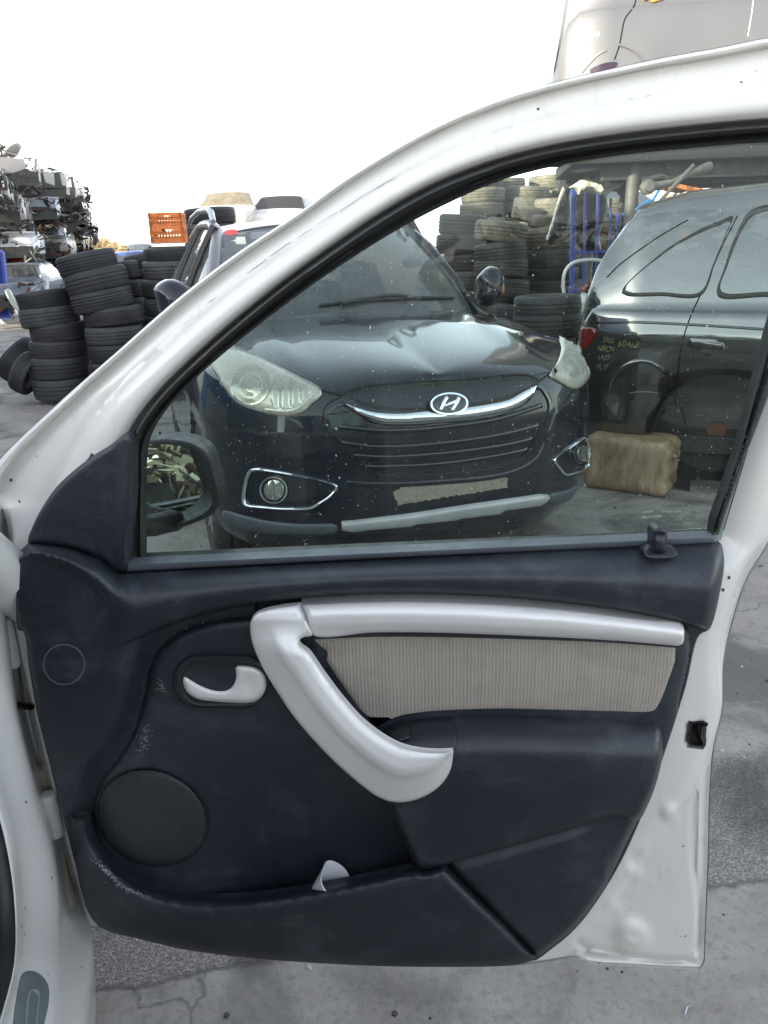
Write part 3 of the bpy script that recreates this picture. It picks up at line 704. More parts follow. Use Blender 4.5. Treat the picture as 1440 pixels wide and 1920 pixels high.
# inside door release
def stadium(x0, x1, y0, y1, n=14):
    r = (y1-y0)/2; cy = (y0+y1)/2
    a = [(x0+r+r*math.cos(t), cy+r*math.sin(t)) for t in np.linspace(math.pi/2, 3*math.pi/2, n)]
    b_ = [(x1-r+r*math.cos(t), cy+r*math.sin(t)) for t in np.linspace(-math.pi/2, math.pi/2, n)]
    return polyres(a+b_, 6)
BZ_O = stadium(322, 506, 1226, 1328); BZ_I = stadium(338, 503, 1243, 1323)
def Ybez(V, d):
    do = dist(V, BZ_O, True); di = dist(V, BZ_I, True); s = do/(do+di+1e-6)
    return Y0-.006-np.interp(s, [0, .2, .5, .8, 1], [.034, .042, .045, .042, .034])
yslab('release_bezel', [BZ_O, BZ_I[::-1]], Ybez, M_NAVY2, door, grid=0, rings=(1, 2.5, 5), skirt=.02)
yslab('release_recess', [stadium(336, 505, 1241, 1325)], lambda V, d: Y0-.0405+.026*sst(d, 0, 30)-.0035, M_BLACKMAT, door, grid=7, rings=(2, 5, 9), skirt=.004)
yslab('recess_screw', [ellipse(404, 1258, 12, 11, 22)], lambda V, d: Y0-.034-.003*np.where(d > 7, -.6, 1)*sst(d, 0, 3), M_BLACKGLOSS, door, grid=3, rings=(1, 3, 5, 7), skirt=.01)
LEV = spline([(340, 1269), (343, 1265), (349, 1267), (365, 1277), (385, 1287), (405, 1293), (425, 1293), (436, 1285), (442, 1270), (441, 1252), (443, 1248), (460, 1248), (478, 1251), (492, 1259), (500, 1272), (500, 1288), (493, 1304), (480, 1315), (466, 1319), (430, 1319), (395, 1317), (368, 1312), (350, 1300), (342, 1286)], 5, True)
yslab('release_lever', [LEV], lambda V, d: Y0-.034-.010*rnd(d, 12)-.004*sst(V[:, 0], 400, 470)+.003*np.exp(-((V[:, 0]-466)/14)**2-((V[:, 1]-1284)/18)**2), M_SILVER, door, grid=5, rings=(.8, 2, 4, 7, 10), skirt=.012)
# loudspeaker grille
M_GRILLE, t, b = newmat('speaker_mesh')
v_ = nd(t, 'ShaderNodeTexVoronoi'); v_.inputs['Scale'].default_value = 1; v_.inputs['Randomness'].default_value = .12
t.links.new(coords(t, (330, 1, 380)), v_.inputs['Vector']); 
hole = ramp(t, v_.outputs['Distance'], [(.30, g(0)), (.42, g(1))])
t.links.new(mixc(t, hole, (.002, .002, .003, 1), (.026, .029, .036, 1)), b.inputs['Base Color']); b.inputs['Roughness'].default_value = .4
bump(t, b, hole, .6, .001)
SPK = ellipse(285, 1533, 106, 88, 70, 22)
yslab('speaker_grille', [SPK], lambda V, d: Y0-.038-.010*rnd(d, 60)-.004*rnd(d, 5), M_GRILLE, door, grid=10, rings=(1.2, 3, 6), skirt=.02)
yslab('speaker_ring', [ellipse(285, 1533, 109, 91, 70, 22), ellipse(285, 1533, 104.5, 86.5, 70, 22)[::-1]], lambda V, d: Y0-.039-.003*rnd(d, 2), M_NAVY2, door, grid=0, rings=(1.1,), skirt=.02)
# round cover cap
ring_px('cover_cap', 120, 1246, 40, 39, 3.2, Y0-.0695, M_GREYPL, door, 44)
# locking knob and its bezel
KB = spline([(1210, 1030), (1218, 1024), (1240, 1023), (1258, 1024), (1268, 1030), (1270, 1040), (1262, 1046), (1236, 1049), (1214, 1046), (1208, 1038)], 4, True)
yslab('lock_knob_bezel', [KB], lambda V, d: Y0-.034-.003*rnd(d, 5)-.018*sst(V[:, 1], 1020, 1050), M_NAVY2, door, grid=5, rings=(1, 2.5, 4), skirt=.02)
KN = np.vstack([polyres([(1223, 1036), (1223, 1000)], 4, False), ellipse(1237, 1000, 14, 13, 16, 0, 180, 360), polyres([(1251, 1000), (1251, 1034), (1238, 1040)], 4, False)])
yslab('lock_knob', [KN], lambda V, d: Y0-.042-.012*rnd(d, 11)+.005*np.exp(-((V[:, 0]-1238)/8)**2-((V[:, 1]-1004)/6)**2), M_NAVY2, door, grid=4, rings=(.8, 2, 4, 7), skirt=.02)
# lock mechanism in the slot of the rear edge
yslab('door_lock', [polyres([(1292, 1362), (1316, 1360), (1314, 1395), (1288, 1397)], 5)], lambda V, d: Y0+.020-.004*rnd(d, 6)+.008*np.exp(-((V[:, 0]-1302)/5)**2), M_BLACKGLOSS, door, grid=4, rings=(1.5,), skirt=.02)
yslab('lock_rubber_flap', [spline([(1296, 1356), (1328, 1357), (1326, 1362), (1306, 1364), (1312, 1378), (1318, 1398), (1300, 1398), (1290, 1394), (1293, 1370)], 4, True)], lambda V, d: Y0-.002+.012*sst(d, 0, 6), M_BLACKMAT, door, grid=4, rings=(1.5,), skirt=.004)
# scuffs: torn chalky scrapes on the plastic
M_SCUFF = simple('chalky_scrape', (.38, .38, .39), .9, nscale=60, namp=.3)
def scuff(cx, cy, sx, sy, n, rot, Yf, seed):
    rg = random.Random(seed); mb = MB(); c_, s_ = math.cos(R(rot)), math.sin(R(rot))
    for _ in range(n):
        u, v = rg.gauss(0, sx), rg.gauss(0, sy); x, y = cx+u*c_-v*s_, cy+u*s_+v*c_
        w_ = rg.uniform(.5, 1.6); a = rg.uniform(-.6, .6)+R(rot)
        q = [(x-w_*math.cos(a), y-w_*math.sin(a)), (x+.4*math.sin(a), y-.5), (x+w_*math.cos(a), y+w_*math.sin(a)), (x, y+.6)]
        Y = Yf(np.array(q), np.full(4, 30.))-.0006
        mb.add([tuple(p) for p in planeY(q, Y)], [(0, 1, 2, 3)])
    o = mesh_obj('scrape_mark', mb.v, mb.f, M_SCUFF, door, False, None, local=False); return o
scuff(270, 1385, 6, 13, 90, 8, lambda V, d: Ytrim(V, d)-.0005, 1)
scuff(304, 1290, 3, 12, 40, -25, lambda V, d: Ytrim(V, d)-.0005, 2)
scuff(200, 1633, 17, 3, 110, 42, lambda V, d: Ypocket(V, dist(V, POCKET, True))-.0012, 3)
scuff(240, 1668, 22, 2.5, 50, 22, lambda V, d: Ypocket(V, dist(V, POCKET, True))-.0012, 4)
# paint chip by the mirror triangle
M_CHIP = simple('bare_chip', (.01, .01, .012), .6)
CH = polyres([(160, 865), (168, 856), (171, 849), (176, 853), (180, 854), (175, 858), (168, 862), (163, 866)], 3)
yslab('paint_chip', [CH], lambda V, d: Yshell(V, d)-.0008, M_CHIP, door, grid=3, rings=(), skirt=.0004)
for k_, (x, y) in enumerate(((1367, 1083), (1356, 1106), (20, 900), (300, 812))):
    yslab('paint_chip', [polyres([(x-2, y-2), (x+2, y-3), (x+2.5, y+2), (x, y+3.5), (x-2, y+2)], 2)], lambda V, d: Yshell(V, d)-.0015, M_CHIP, door, grid=3, rings=(), skirt=.0004)
# grime that has settled along the fold of the frame
M_GRIME = simple('brown_grime', (.30, .275, .25), .9, nscale=80, namp=.5)
rg = random.Random(31)
GR = spline([(60, 838), (120, 790), (200, 722), (300, 640), (380, 578), (455, 523), (520, 473), (600, 420), (650, 389), (720, 344), (800, 303), (880, 268), (980, 232), (1100, 203), (1250, 172), (1440, 144)], 5)
i_ = 0
while i_ < len(GR)-12:
    k_ = rg.randrange(3, 12); seg = GR[i_:i_+k_+1]+np.array([[0, rg.uniform(-4, 4)]])+np.array([[rg.uniform(-.7, .7), rg.uniform(-.7, .7)] for _ in range(k_+1)])
    if rg.random() < (.85 if 60 < i_ < 170 else .12): yslab('grime_line', [ribbon(seg, rg.uniform(.5, 1.3))], lambda V, d: Yshell(V, d)-.0007, M_GRIME, door, grid=0, rings=(), skirt=.0003)
    i_ += k_+rg.randrange(0, 5)
# ---- outside mirror seen through the glass
MIR_O = spline([(272, 830), (290, 824), (330, 824), (365, 832), (390, 850), (403, 885), (413, 925), (410, 950), (398, 965), (360, 982), (310, 996), (275, 1001), (268, 990), (266, 900)], 6, True)
MIR_G = spline([(270, 838), (300, 833), (340, 837), (366, 848), (378, 875), (388, 905), (397, 935), (394, 950), (380, 964), (350, 978), (310, 990), (275, 995), (268, 985), (266, 900)], 6, True)
def rot_about(Vp, c, rz, rx):
    M = Matrix.Rotation(rz, 3, 'Z') @ Matrix.Rotation(rx, 3, 'X'); return [tuple(M @ (Vector(v)-c)+c) for v in Vp]
YM = 1.16
def mir_lift(Yb, prof):
    def f(V, d):
        x = (V[:, 0]-330)/70
        return planeY(V, Yb-.0*x+prof(V, d))
    return f
slab('mirror_housing', [MIR_O, MIR_G[::-1]], mir_lift(YM, lambda V, d: .004-.010*rnd(dist(V, MIR_O, True), 8)), M_BLACKMAT, door, grid=0, rings=(1, 3, 6), skirt=.05)
slab('mirror_shell', [MIR_O], mir_lift(YM+.045, lambda V, d: .08*rnd(d, 60)), M_WHITE2, door, grid=10, rings=(1, 3, 8), skirt=.0, angle=80)
M_MIRROR = simple('mirror_glass', (.86, .88, .86), .015, 1.0)
MCX, MN = at(330, 910, YM+.03), Vector((.33, -.94, .11)).normalized()
def mirror_normal(V, d):                                       # slightly convex glass turned towards the driver
    D = rays(V); n = np.array(MN); c = np.array(MCX); t_ = ((c-CO) @ n)/(D @ n); P = CO+D*t_[:, None]
    q = ((P-c)**2).sum(1); return P-n[None]*(q*.28)[:, None]
slab('mirror_glass', [MIR_G], mirror_normal, M_MIRROR, door, grid=9, rings=(), skirt=.003, angle=20)
MB().tube([at(250, 985, 1.09), at(285, 985, 1.14), at(330, 975, 1.19)], .018, 10).build('mirror_arm', M_BLACKMAT, door, True, local=False)
# ---- car body beside the hinge -------------------------------------------------------
# all in world axes: the car runs back towards the viewer along -Y, its outer side near x = -0.47
def grid_surface(name, rows, mat, parent, smooth=True, closed=False):
    n = len(rows[0]); V = [tuple(p) for r in rows for p in r]
    F = [(i*n+j, i*n+j+1, (i+1)*n+j+1, (i+1)*n+j) for i in range(len(rows)-1) for j in range(n-1)]
    return mesh_obj(name, V, F, mat, parent, smooth, None, local=False)
def px3(p): return at(p[0], p[1], p[2])
# hinge pillar and sill swept down the door opening; columns: inner black edge, inner flange, face, step, outer lip
PIL = [  # (y pixel rows) each: list of (x, y, Y)
 [(-140, 900, .93), (-120, 903, .90), (-70, 905, .94), (-18, 908, .97), (-8, 930, 1.0), (2, 950, 1.03), (8, 960, 1.05)],
 [(-125, 1040, .93), (-105, 1043, .90), (-60, 1045, .94), (-10, 1048, .97), (2, 1060, 1.0), (10, 1070, 1.03), (14, 1075, 1.06)],
 [(-105, 1180, .93), (-85, 1183, .90), (-45, 1186, .935), (8, 1190, .965), (18, 1196, 1.0), (28, 1200, 1.035), (34, 1203, 1.07)],
 [(-85, 1320, .92), (-62, 1323, .89), (-25, 1326, .925), (26, 1330, .955), (38, 1336, .995), (50, 1340, 1.035), (62, 1345, 1.08)],
 [(-50, 1460, .90), (-25, 1463, .87), (12, 1466, .905), (58, 1470, .94), (72, 1476, .985), (86, 1480, 1.03), (105, 1485, 1.08)],
 [(-22, 1560, .87), (5, 1562, .84), (40, 1566, .875), (88, 1570, .92), (102, 1575, .97), (114, 1580, 1.02), (128, 1585, 1.06)],
 [(-6, 1650, .83), (22, 1652, .80), (45, 1656, .84), (104, 1660, .90), (112, 1664, .94), (126, 1668, 1.0), (144, 1672, 1.04)],
 [(0, 1730, .79), (28, 1732, .76), (46, 1735, .80), (108, 1738, .87), (116, 1738, .90), (140, 1736, .955), (166, 1736, .985)],
 [(-2, 1800, .74), (26, 1802, .71), (42, 1806, .75), (106, 1806, .81), (118, 1806, .835), (138, 1804, .87), (164, 1802, .90)],
 [(-20, 1870, .69), (10, 1872, .66), (30, 1876, .70), (98, 1876, .745), (112, 1876, .76), (132, 1874, .79), (155, 1872, .82)],
 [(-45, 1950, .63), (-16, 1952, .60), (8, 1956, .64), (88, 1956, .68), (104, 1956, .695), (122, 1954, .72), (143, 1952, .745)],
 [(-90, 2050, .55), (-55, 2052, .52), (-25, 2056, .56), (70, 2056, .60), (92, 2056, .61), (108, 2054, .635), (128, 2052, .66)],
 [(-150, 2180, .45), (-110, 2182, .42), (-75, 2186, .46), (40, 2186, .50), (68, 2186, .51), (90, 2184, .535), (112, 2182, .56)]]
cols = [[px3(p) for p in r] for r in PIL]
rows_ = []
K = 5
arr = np.array([[tuple(q) for q in r] for r in cols])          # rows x cols x 3
def smooth_rows(arr, k):
    out = []
    for c in range(arr.shape[1]):
        P = arr[:, c]; n = len(P); o = []
        for i in range(n-1):
            p0 = P[max(i-1, 0)]; p1 = P[i]; p2 = P[i+1]; p3 = P[min(i+2, n-1)]
            for j in range(k):
                t = j/k; o.append(.5*((2*p1)+(-p0+p2)*t+(2*p0-5*p1+4*p2-p3)*t*t+(-p0+3*p1-3*p2+p3)*t**3))
        o.append(P[-1]); out.append(o)
    return np.array(out).transpose(1, 0, 2)
A = smooth_rows(arr, K); A2 = smooth_rows(A.transpose(1, 0, 2), 3).transpose(1, 0, 2)
# outer lip folds down to the sill's outer face
last = A2[:, -1]; fold = []
for i in range(len(A2)):
    p = A2[i, -1].copy(); fold.append([p+np.array([.004, 0, -.012]), p+np.array([.0, .0, -.05]), p+np.array([-.01, 0, -.14])])
A3 = np.concatenate([A2, np.array(fold)], 1)
grid_surface('door_opening_frame', A3, M_WHITE2, white_car)
# dark rubber opening weatherstrip and carpet inside it
ws = [Vector(p)+Vector((0, -.012, .012)) for p in A2[:, 2][::2]]
MB().tube(ws, .014, 10).build('opening_weatherstrip', M_RUBBER, white_car, True, local=False)
cin = [[Vector(p)+Vector((0, -.005, 0)), Vector(p)+Vector((-.05, -.02, -.04)), Vector(p)+Vector((-.25, -.04, -.08)), Vector(p)+Vector((-.6, -.05, -.08))] for p in A2[:, 1]]
grid_surface('footwell_carpet', cin, simple('footwell_carpet', (.012, .013, .016), .95, nscale=60, namp=.5, bmp=.6, bscale=500), white_car)
# scuff plate with its raised loop
bv = bvh_of([white_car.children[-3]])
SCP = spline([(20, 1990), (24, 1920), (34, 1850), (42, 1826), (58, 1821), (78, 1832), (89, 1850), (90, 1880), (82, 1920), (70, 1990)], 5, True)
M_SCUFFPL = simple('grey_green_sill_plate', (.10, .125, .13), .5, nscale=20, namp=.2)
conform('sill_plate', [SCP], bv, lambda V, d: .0012+.0012*rnd(d, 3), M_SCUFFPL, white_car, grid=8, rings=(1, 2.5), skirt=.003)
LOOP = spline([(40, 1990), (47, 1900), (50, 1868), (55, 1859), (64, 1859), (69, 1868), (66, 1900), (58, 1990)], 4)
conform('sill_plate_rib', [ribbon(LOOP, 4.5)], bv, lambda V, d: .003+.001*rnd(d, 2), simple('pale_rib', (.17, .19, .19), .5), white_car, grid=0, rings=(1,), skirt=.002)
# hinges, check strap
def hinge(x, y, Y, s=1.0):
    p = at(x, y, Y); mb = MB()
    mb.lathe([(0, -.04*s), (.011*s, -.04*s), (.013*s, -.036*s), (.013*s, .036*s), (.011*s, .04*s), (0, .04*s)], 16, c=p)
    mb.box(p+Vector((-.03, .012, .018))*s, (.06*s, .012, .03*s)); mb.box(p+Vector((-.03, .012, -.018))*s, (.06*s, .012, .03*s)); mb.box(p+Vector((.02, .02, 0))*s, (.04*s, .012, .045*s))
    mb.lathe([(0, 0), (.009, 0), (.009, .008), (0, .008)], 8, 'Y', c=p+Vector((-.035, .0, .02)))
    return mb.build('door_hinge', M_WHITE, white_car, True, bevel=.0018, local=False)
hinge(14, 1205, 1.0); hinge(98, 1528, .99)
MB().tube([at(-25, 1305, .985), at(5, 1315, .975), at(30, 1322, .98), at(60, 1325, 1.0)], [.016, .013, .006, .006], 10).build('door_check_strap', M_BLACKGLOSS, white_car, True, local=False)
MB().tube([at(78, 1440, 1.03), at(104, 1560, 1.03), at(122, 1650, 1.01), at(135, 1700, .99)], .007, 8).build('wiring_sleeve', simple('yellowed_rubber', (.30, .27, .20), .7, nscale=30), white_car, True, local=False)
# rest of the body round the door opening: wing, bonnet side, roof rail, floor and rear quarter, kept outside the view
hx = -.50
rows_ = []
for (Y, zt, wd) in ((1.06, .94, 0), (1.15, .94, 0), (1.4, .92, .0), (1.65, .88, .02), (1.85, .80, .12), (1.95, .66, .25)):
    sx = -.27*(Y-1.04)
    rows_.append([(x+sx, Y-.15*(hx-x), z) for x, z in ((hx-wd-.02, .28), (hx-wd, .42), (hx-wd, .70), (hx-.02-wd, .84), (hx-.10-wd, zt-.02), (hx-.45, zt+.02), (hx-.85, zt+.03), (hx-1.25, zt+.02), (hx-1.55+wd, zt-.04), (hx-1.64+wd, .8), (hx-1.66+wd, .4), (hx-1.62+wd, .28))])
grid_surface('front_wing_and_bonnet', rows_, M_WHITE2, white_car)
# roof, far side and tail as one shell behind and left of the viewer
def wc(u, v, z):                                              # car axes: u across (0 = near side), v forward from the hinge
    return (-.50-u*.967-v*.255, 1.04-u*.255+v*.967, z)
rows_ = []
for v, zr in ((-.55, 1.56), (-.9, 1.61), (-1.4, 1.63), (-2.0, 1.61), (-2.5, 1.55), (-2.85, 1.44)):
    rows_.append([wc(.17, v, zr-.07), wc(.22, v, zr-.02), wc(.45, v, zr+.02), wc(.85, v, zr+.03), wc(1.25, v, zr+.02), wc(1.48, v, zr-.02), wc(1.53, v, zr-.07)])
grid_surface('roof', rows_, M_WHITE2, white_car)
rows_ = [[wc(1.7, v, z) for z in (.3, .5, .9, 1.0)]+[wc(1.62, v, 1.1), wc(1.55, v, 1.35), wc(1.53, v, 1.50)] for v in (-.6, -1.5, -2.4, -3.0)]
grid_surface('far_side', rows_, M_WHITE2, white_car)
rows_ = [[wc(u+du, v, z) for u, z in ((0, .30), (-.01, .45), (-.01, .75), (0, .95), (.05, 1.05), (.12, 1.3), (.17, 1.53))] for v, du in ((-1.95, 0), (-2.4, 0), (-2.8, .05), (-3.1, .25))]
grid_surface('rear_quarter', rows_, M_WHITE2, white_car)
rows_ = [[wc(u, v, z) for v, z in ((-3.1, .3), (-3.12, .8), (-3.05, 1.05), (-2.85, 1.42))] for u in (.25, .85, 1.45)]
grid_surface('tailgate', rows_, M_WHITE2, white_car)
MB().tube([wc(.02, -.02, .98), wc(.10, -.25, 1.25), wc(.16, -.52, 1.47), wc(.18, -.9, 1.55)], .04, 10).build('front_pillar', M_WHITE2, white_car, True, local=False)
MB().tube([wc(.02, -1.0, .35), wc(.03, -1.02, 1.0), wc(.16, -1.05, 1.55)], .05, 10).build('centre_pillar', M_WHITE2, white_car, True, local=False)
rows_ = [[wc(u, v, .30) for u in (.1, .9, 1.65)] for v in (0.0, -1.5, -3.0)]
grid_surface('floor_pan', rows_, M_BLACKMAT, white_car)
mb = MB()
mb.box(wc(.85, -.25, .80), (1.45, .35, .35), Matrix.Rotation(R(14.7), 3, 'Z')); mb.build('dashboard', M_NAVY2, white_car, True, bevel=.05, local=False)
# paper cup standing in the map pocket
cax = Matrix.Rotation(R(30), 3, 'Y') @ Matrix.Rotation(R(5), 3, 'X') @ Vector((0, 0, 1)); cup_c = at(634, 1655, .954)-cax*.088
cup = thing('paper_cup', 'crumpled white paper cup poking out of the door pocket', 'cup', cup_c, rot=(Matrix.Rotation(R(30), 3, 'Y') @ Matrix.Rotation(R(5), 3, 'X')).to_euler())
M_CUP = simple('white_paper_cup', (.62, .63, .66), .55, nscale=30, namp=.05)
cp = MB(); n = 40; prof = [(.0, .0), (.026, .0), (.0275, .004), (.036, .085), (.0375, .087), (.0365, .0885), (.035, .086), (.0265, .006), (0, .005)]
cp.lathe(prof, n)
cp.v = [(x*(1+.10*math.sin(3*math.atan2(y, x)+z*20)*z/.09), y*.70, z+(.016*math.cos(math.atan2(y, x)-2.6) if z > .07 else 0)) for x, y, z in cp.v]
cp.build('cup_wall', M_CUP, cup, True)
# ================================================================== dark crossover seen through the door window
CX, CY, CT = .26, 3.0, R(17.5)
xo = thing('crossover_car', 'black crossover facing the camera behind the open door, hazy headlights and no number plate', 'car', (CX, CY, 0), CT)
XM = parent_matrix(xo)
HW = .925
def plan(a, y1=.54, hw=HW):                                    # a: 0 centre of nose .. 90 deg flank
    s_, c_ = math.sin(a), math.cos(a); return hw*s_**.74, y1*(1-c_)
def hood_z(x, y): return .925+.185*max(0, min(1.25, (y)/1.25))**.62
# outline stations: nose corner then flank
st_ = []
for a in np.linspace(0, math.pi/2, 46): st_.append(plan(a))
for y in np.linspace(.70, 4.0, 60): st_.append((HW, y))
for a in np.linspace(0, math.pi/2, 18)[1:]: st_.append((HW-.0-(HW)*(1-math.cos(a))**1.3, 4.0+.42*math.sin(a)))
S = np.array(st_); T = np.gradient(S, axis=0); T /= np.linalg.norm(T, axis=1)[:, None]; NO = np.stack([T[:, 1], -T[:, 0]], 1)   # outward
def ztop(x, y):
    return .915+.07*sst(y, .05, .75)+.05*sst(y, .7, 1.3)+.06*sst(y, 1.3, 3.6)
def inset(z, x, y, zt):
    f = 1-sst(y, .15, .8)                                      # 1 at the nose, 0 along the flank
    q = (z-.2)/(zt-.2)
    nose = np.interp(z, [.18, .24, .30, .36, .42, .50, .60, .68, .76, .84, .90, .93, 1.0], [.16, .10, .055, .02, .0, .005, .015, .010, .014, .030, .052, .07, .10])
    fl = np.interp(z, [.2, .3, .42, .6, .72, .78, .86, .95, 1.02, 1.12], [.05, .01, .0, .012, .016, .0, .008, .03, .055, .085])
    return nose*f+fl*(1-f)
zq = np.concatenate([np.linspace(0, .72, 22), np.linspace(.75, 1, 11)])
def wall(sgn):
    V = []
    for (x, y), n in zip(S, NO):
        zt = ztop(x, y)
        for q in zq:
            zb_ = .20+.10*float(sst(y, .08, .5)); z = zb_+(zt-zb_)*q; i = inset(z, x, y, zt)
            px_, py_ = x-n[0]*i, y-n[1]*i
            V.append((sgn*max(px_, 0 if x > .001 else -1), py_, z))
    return np.array(V).reshape(len(S), len(zq), 3)
WR = wall(1); WL = wall(-1)
# wheel arches pushed in
def arch(W, yc=(.86, 3.48), r=.375):
    for k in range(W.shape[0]):
        for j in range(W.shape[1]):
            x, y, z = W[k, j]
            for c in yc:
                d = math.hypot(y-c, z-.36)
                if abs(x) > .6 and d < r: W[k, j, 0] = x-math.copysign(.20*min(1, (r-d)/.03), x)
                elif abs(x) > .6 and d < r+.05: W[k, j, 0] = x+math.copysign(.016*(1-(d-r)/.05), x)
    return W
arch(WR); arch(WL)
def grid_obj(name, A, mat, parent, flip=False, angle=None):
    r, c = A.shape[:2]; V = [tuple(p) for p in A.reshape(-1, 3)]
    F = [(i*c+j, i*c+j+1, (i+1)*c+j+1, (i+1)*c+j) for i in range(r-1) for j in range(c-1)]
    o = mesh_obj(name, V, F, mat, parent); finish_normals(o, angle=angle); return o
allW = np.concatenate([WL[::-1], WR[1:]], 0)
# hood: from the wall's top edge to the centre line
def hood_side(sgn):
    W = WR if sgn > 0 else WL; rows = []
    for k in range(len(S)):
        E = W[k, -1]; yE = E[1]
        if E[1] > 1.28: break
        yc = WR[0, -1, 1]+(1.30-WR[0, -1, 1])*min(1, (k/ (HOODN)))**1.0
        zc = hood_z(0, yc)
        C = np.array([0, yc, zc]); row = []
        for s in np.linspace(0, 1, 17):
            p = E+(C-E)*s; p[2] = E[2]+(zc-E[2])*(1-(1-s)**2.4)
            # pressed line along the bonnet
            u = abs(p[0]); p[2] += .012*math.exp(-((u-(.50+.08*(p[1])))/.07)**2)*min(1, p[1]/.4)
            row.append(p)
        rows.append(row)
    return np.array(rows)
HOODN = sum(1 for k in range(len(S)) if WR[k, -1, 1] <= 1.28)-1
HR = hood_side(1); HL = hood_side(-1)
def merge_grids(name, grids, mat, parent, wdist=.0008):
    V = []; F = []
    for A in grids:
        r, c = A.shape[:2]; n = len(V); V += [tuple(p) for p in A.reshape(-1, 3)]
        F += [(n+i*c+j, n+i*c+j+1, n+(i+1)*c+j+1, n+(i+1)*c+j) for i in range(r-1) for j in range(c-1)]
    o = mesh_obj(name, V, F, mat, parent)
    bm = bmesh.new(); bm.from_mesh(o.data); bmesh.ops.remove_doubles(bm, verts=bm.verts, dist=wdist)
    bmesh.ops.recalc_face_normals(bm, faces=bm.faces); bm.to_mesh(o.data); bm.free(); o.data.set_sharp_from_angle(angle=R(50)); return o
xbody = merge_grids('body', [allW, HR, HL], M_BLACKPAINT, xo)
# greenhouse: windscreen, roof, side glass
def ws_pt(u, s):                                               # u -1..1 across, s 0 base .. 1 top
    hw = .735+(.575-.735)*s; x = hw*u
    y = 1.16+(1.93-1.16)*s+.20*u*u*(1-.35*s)-.02*math.sin(s*math.pi)
    z = 1.085+(1.575-1.085)*s+.03*math.sin(s*math.pi)-.035*u*u
    return np.array([x, y, z])
WSG = np.array([[ws_pt(u, s) for u in np.linspace(-1, 1, 25)] for s in np.linspace(0, 1, 13)])
M_CARGLASS = glass('car_window_glass', (.42, .47, .48), film=.17, streak=.06, filmcol=(.55, .60, .62), ior=1.6)  # windscreen film raised and tinted grey-blue to paint in reflected sky
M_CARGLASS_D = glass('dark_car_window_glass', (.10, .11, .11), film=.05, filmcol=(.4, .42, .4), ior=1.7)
wsg = grid_obj('windscreen', WSG, M_CARGLASS, xo)
# cowl between bonnet and screen
cw = np.array([[np.array([u*.86, 1.08+.22*u*u, 1.073-.05*abs(u)**3]), np.array([u*.80, 1.17+.20*u*u, 1.062-.04*abs(u)**3]), ws_pt(u*1.02, -.03)+np.array([0, .01, 0])] for u in np.linspace(-1, 1, 21)])
grid_obj('cowl', cw, M_BLACKMAT, xo)
RF = []
for s in np.linspace(0, 1, 14):
    y = 1.93+s*1.95; hw = .585-.03*s+.02*math.sin(s*math.pi); zc = 1.585+.065*math.sin(min(1, s*1.25)*math.pi*.62)-.07*s*s
    RF.append([np.array([hw*u, y+.17*u*u*(1-s)*.65, zc-.045*u*u-.02*u**6]) for u in np.linspace(-1, 1, 19)])
RF = np.array(RF); M_ROOF = paint('sky_sheen_roof_paint', (.08, .085, .10), dust=.35, rough=.3, metal=.2, coat=.6)  # black car's roof coloured grey to stand in for the sky it reflects
grid_obj('roof', RF, M_ROOF, xo)
M_CARGLASS_P = glass('pale_car_window_glass', (.6, .63, .62), film=.16, streak=.05, filmcol=(.6, .6, .55), ior=1.6)  # pale film paints in the sky seen through the left side windows
def side_glass(sgn):
    rows = []
    for y in np.linspace(1.20, 3.9, 26):
        zb = ztop(0, y)+.0; xb = HW-.075
        t_ = (y-1.20)/(2.05-1.20)
        if t_ < 1: top = np.array([.735+(.60-.735)*t_, y+.1*(1-t_), 1.07+(1.56-1.07)*t_])
        else:
            s = (y-2.05)/1.85; top = np.array([.60-.02*s, y, 1.575+.05*math.sin(min(1, s*1.2)*math.pi*.6)-.09*s*s])
        bot = np.array([xb+.01*(0), y, zb-.004])
        rows.append([[sgn*(bot[0]+(top[0]-bot[0])*q+.02*math.sin(q*math.pi)), bot[1]+(top[1]-bot[1])*q, bot[2]+(top[2]-bot[2])*q] for q in np.linspace(0, 1, 8)])
    return np.array(rows)
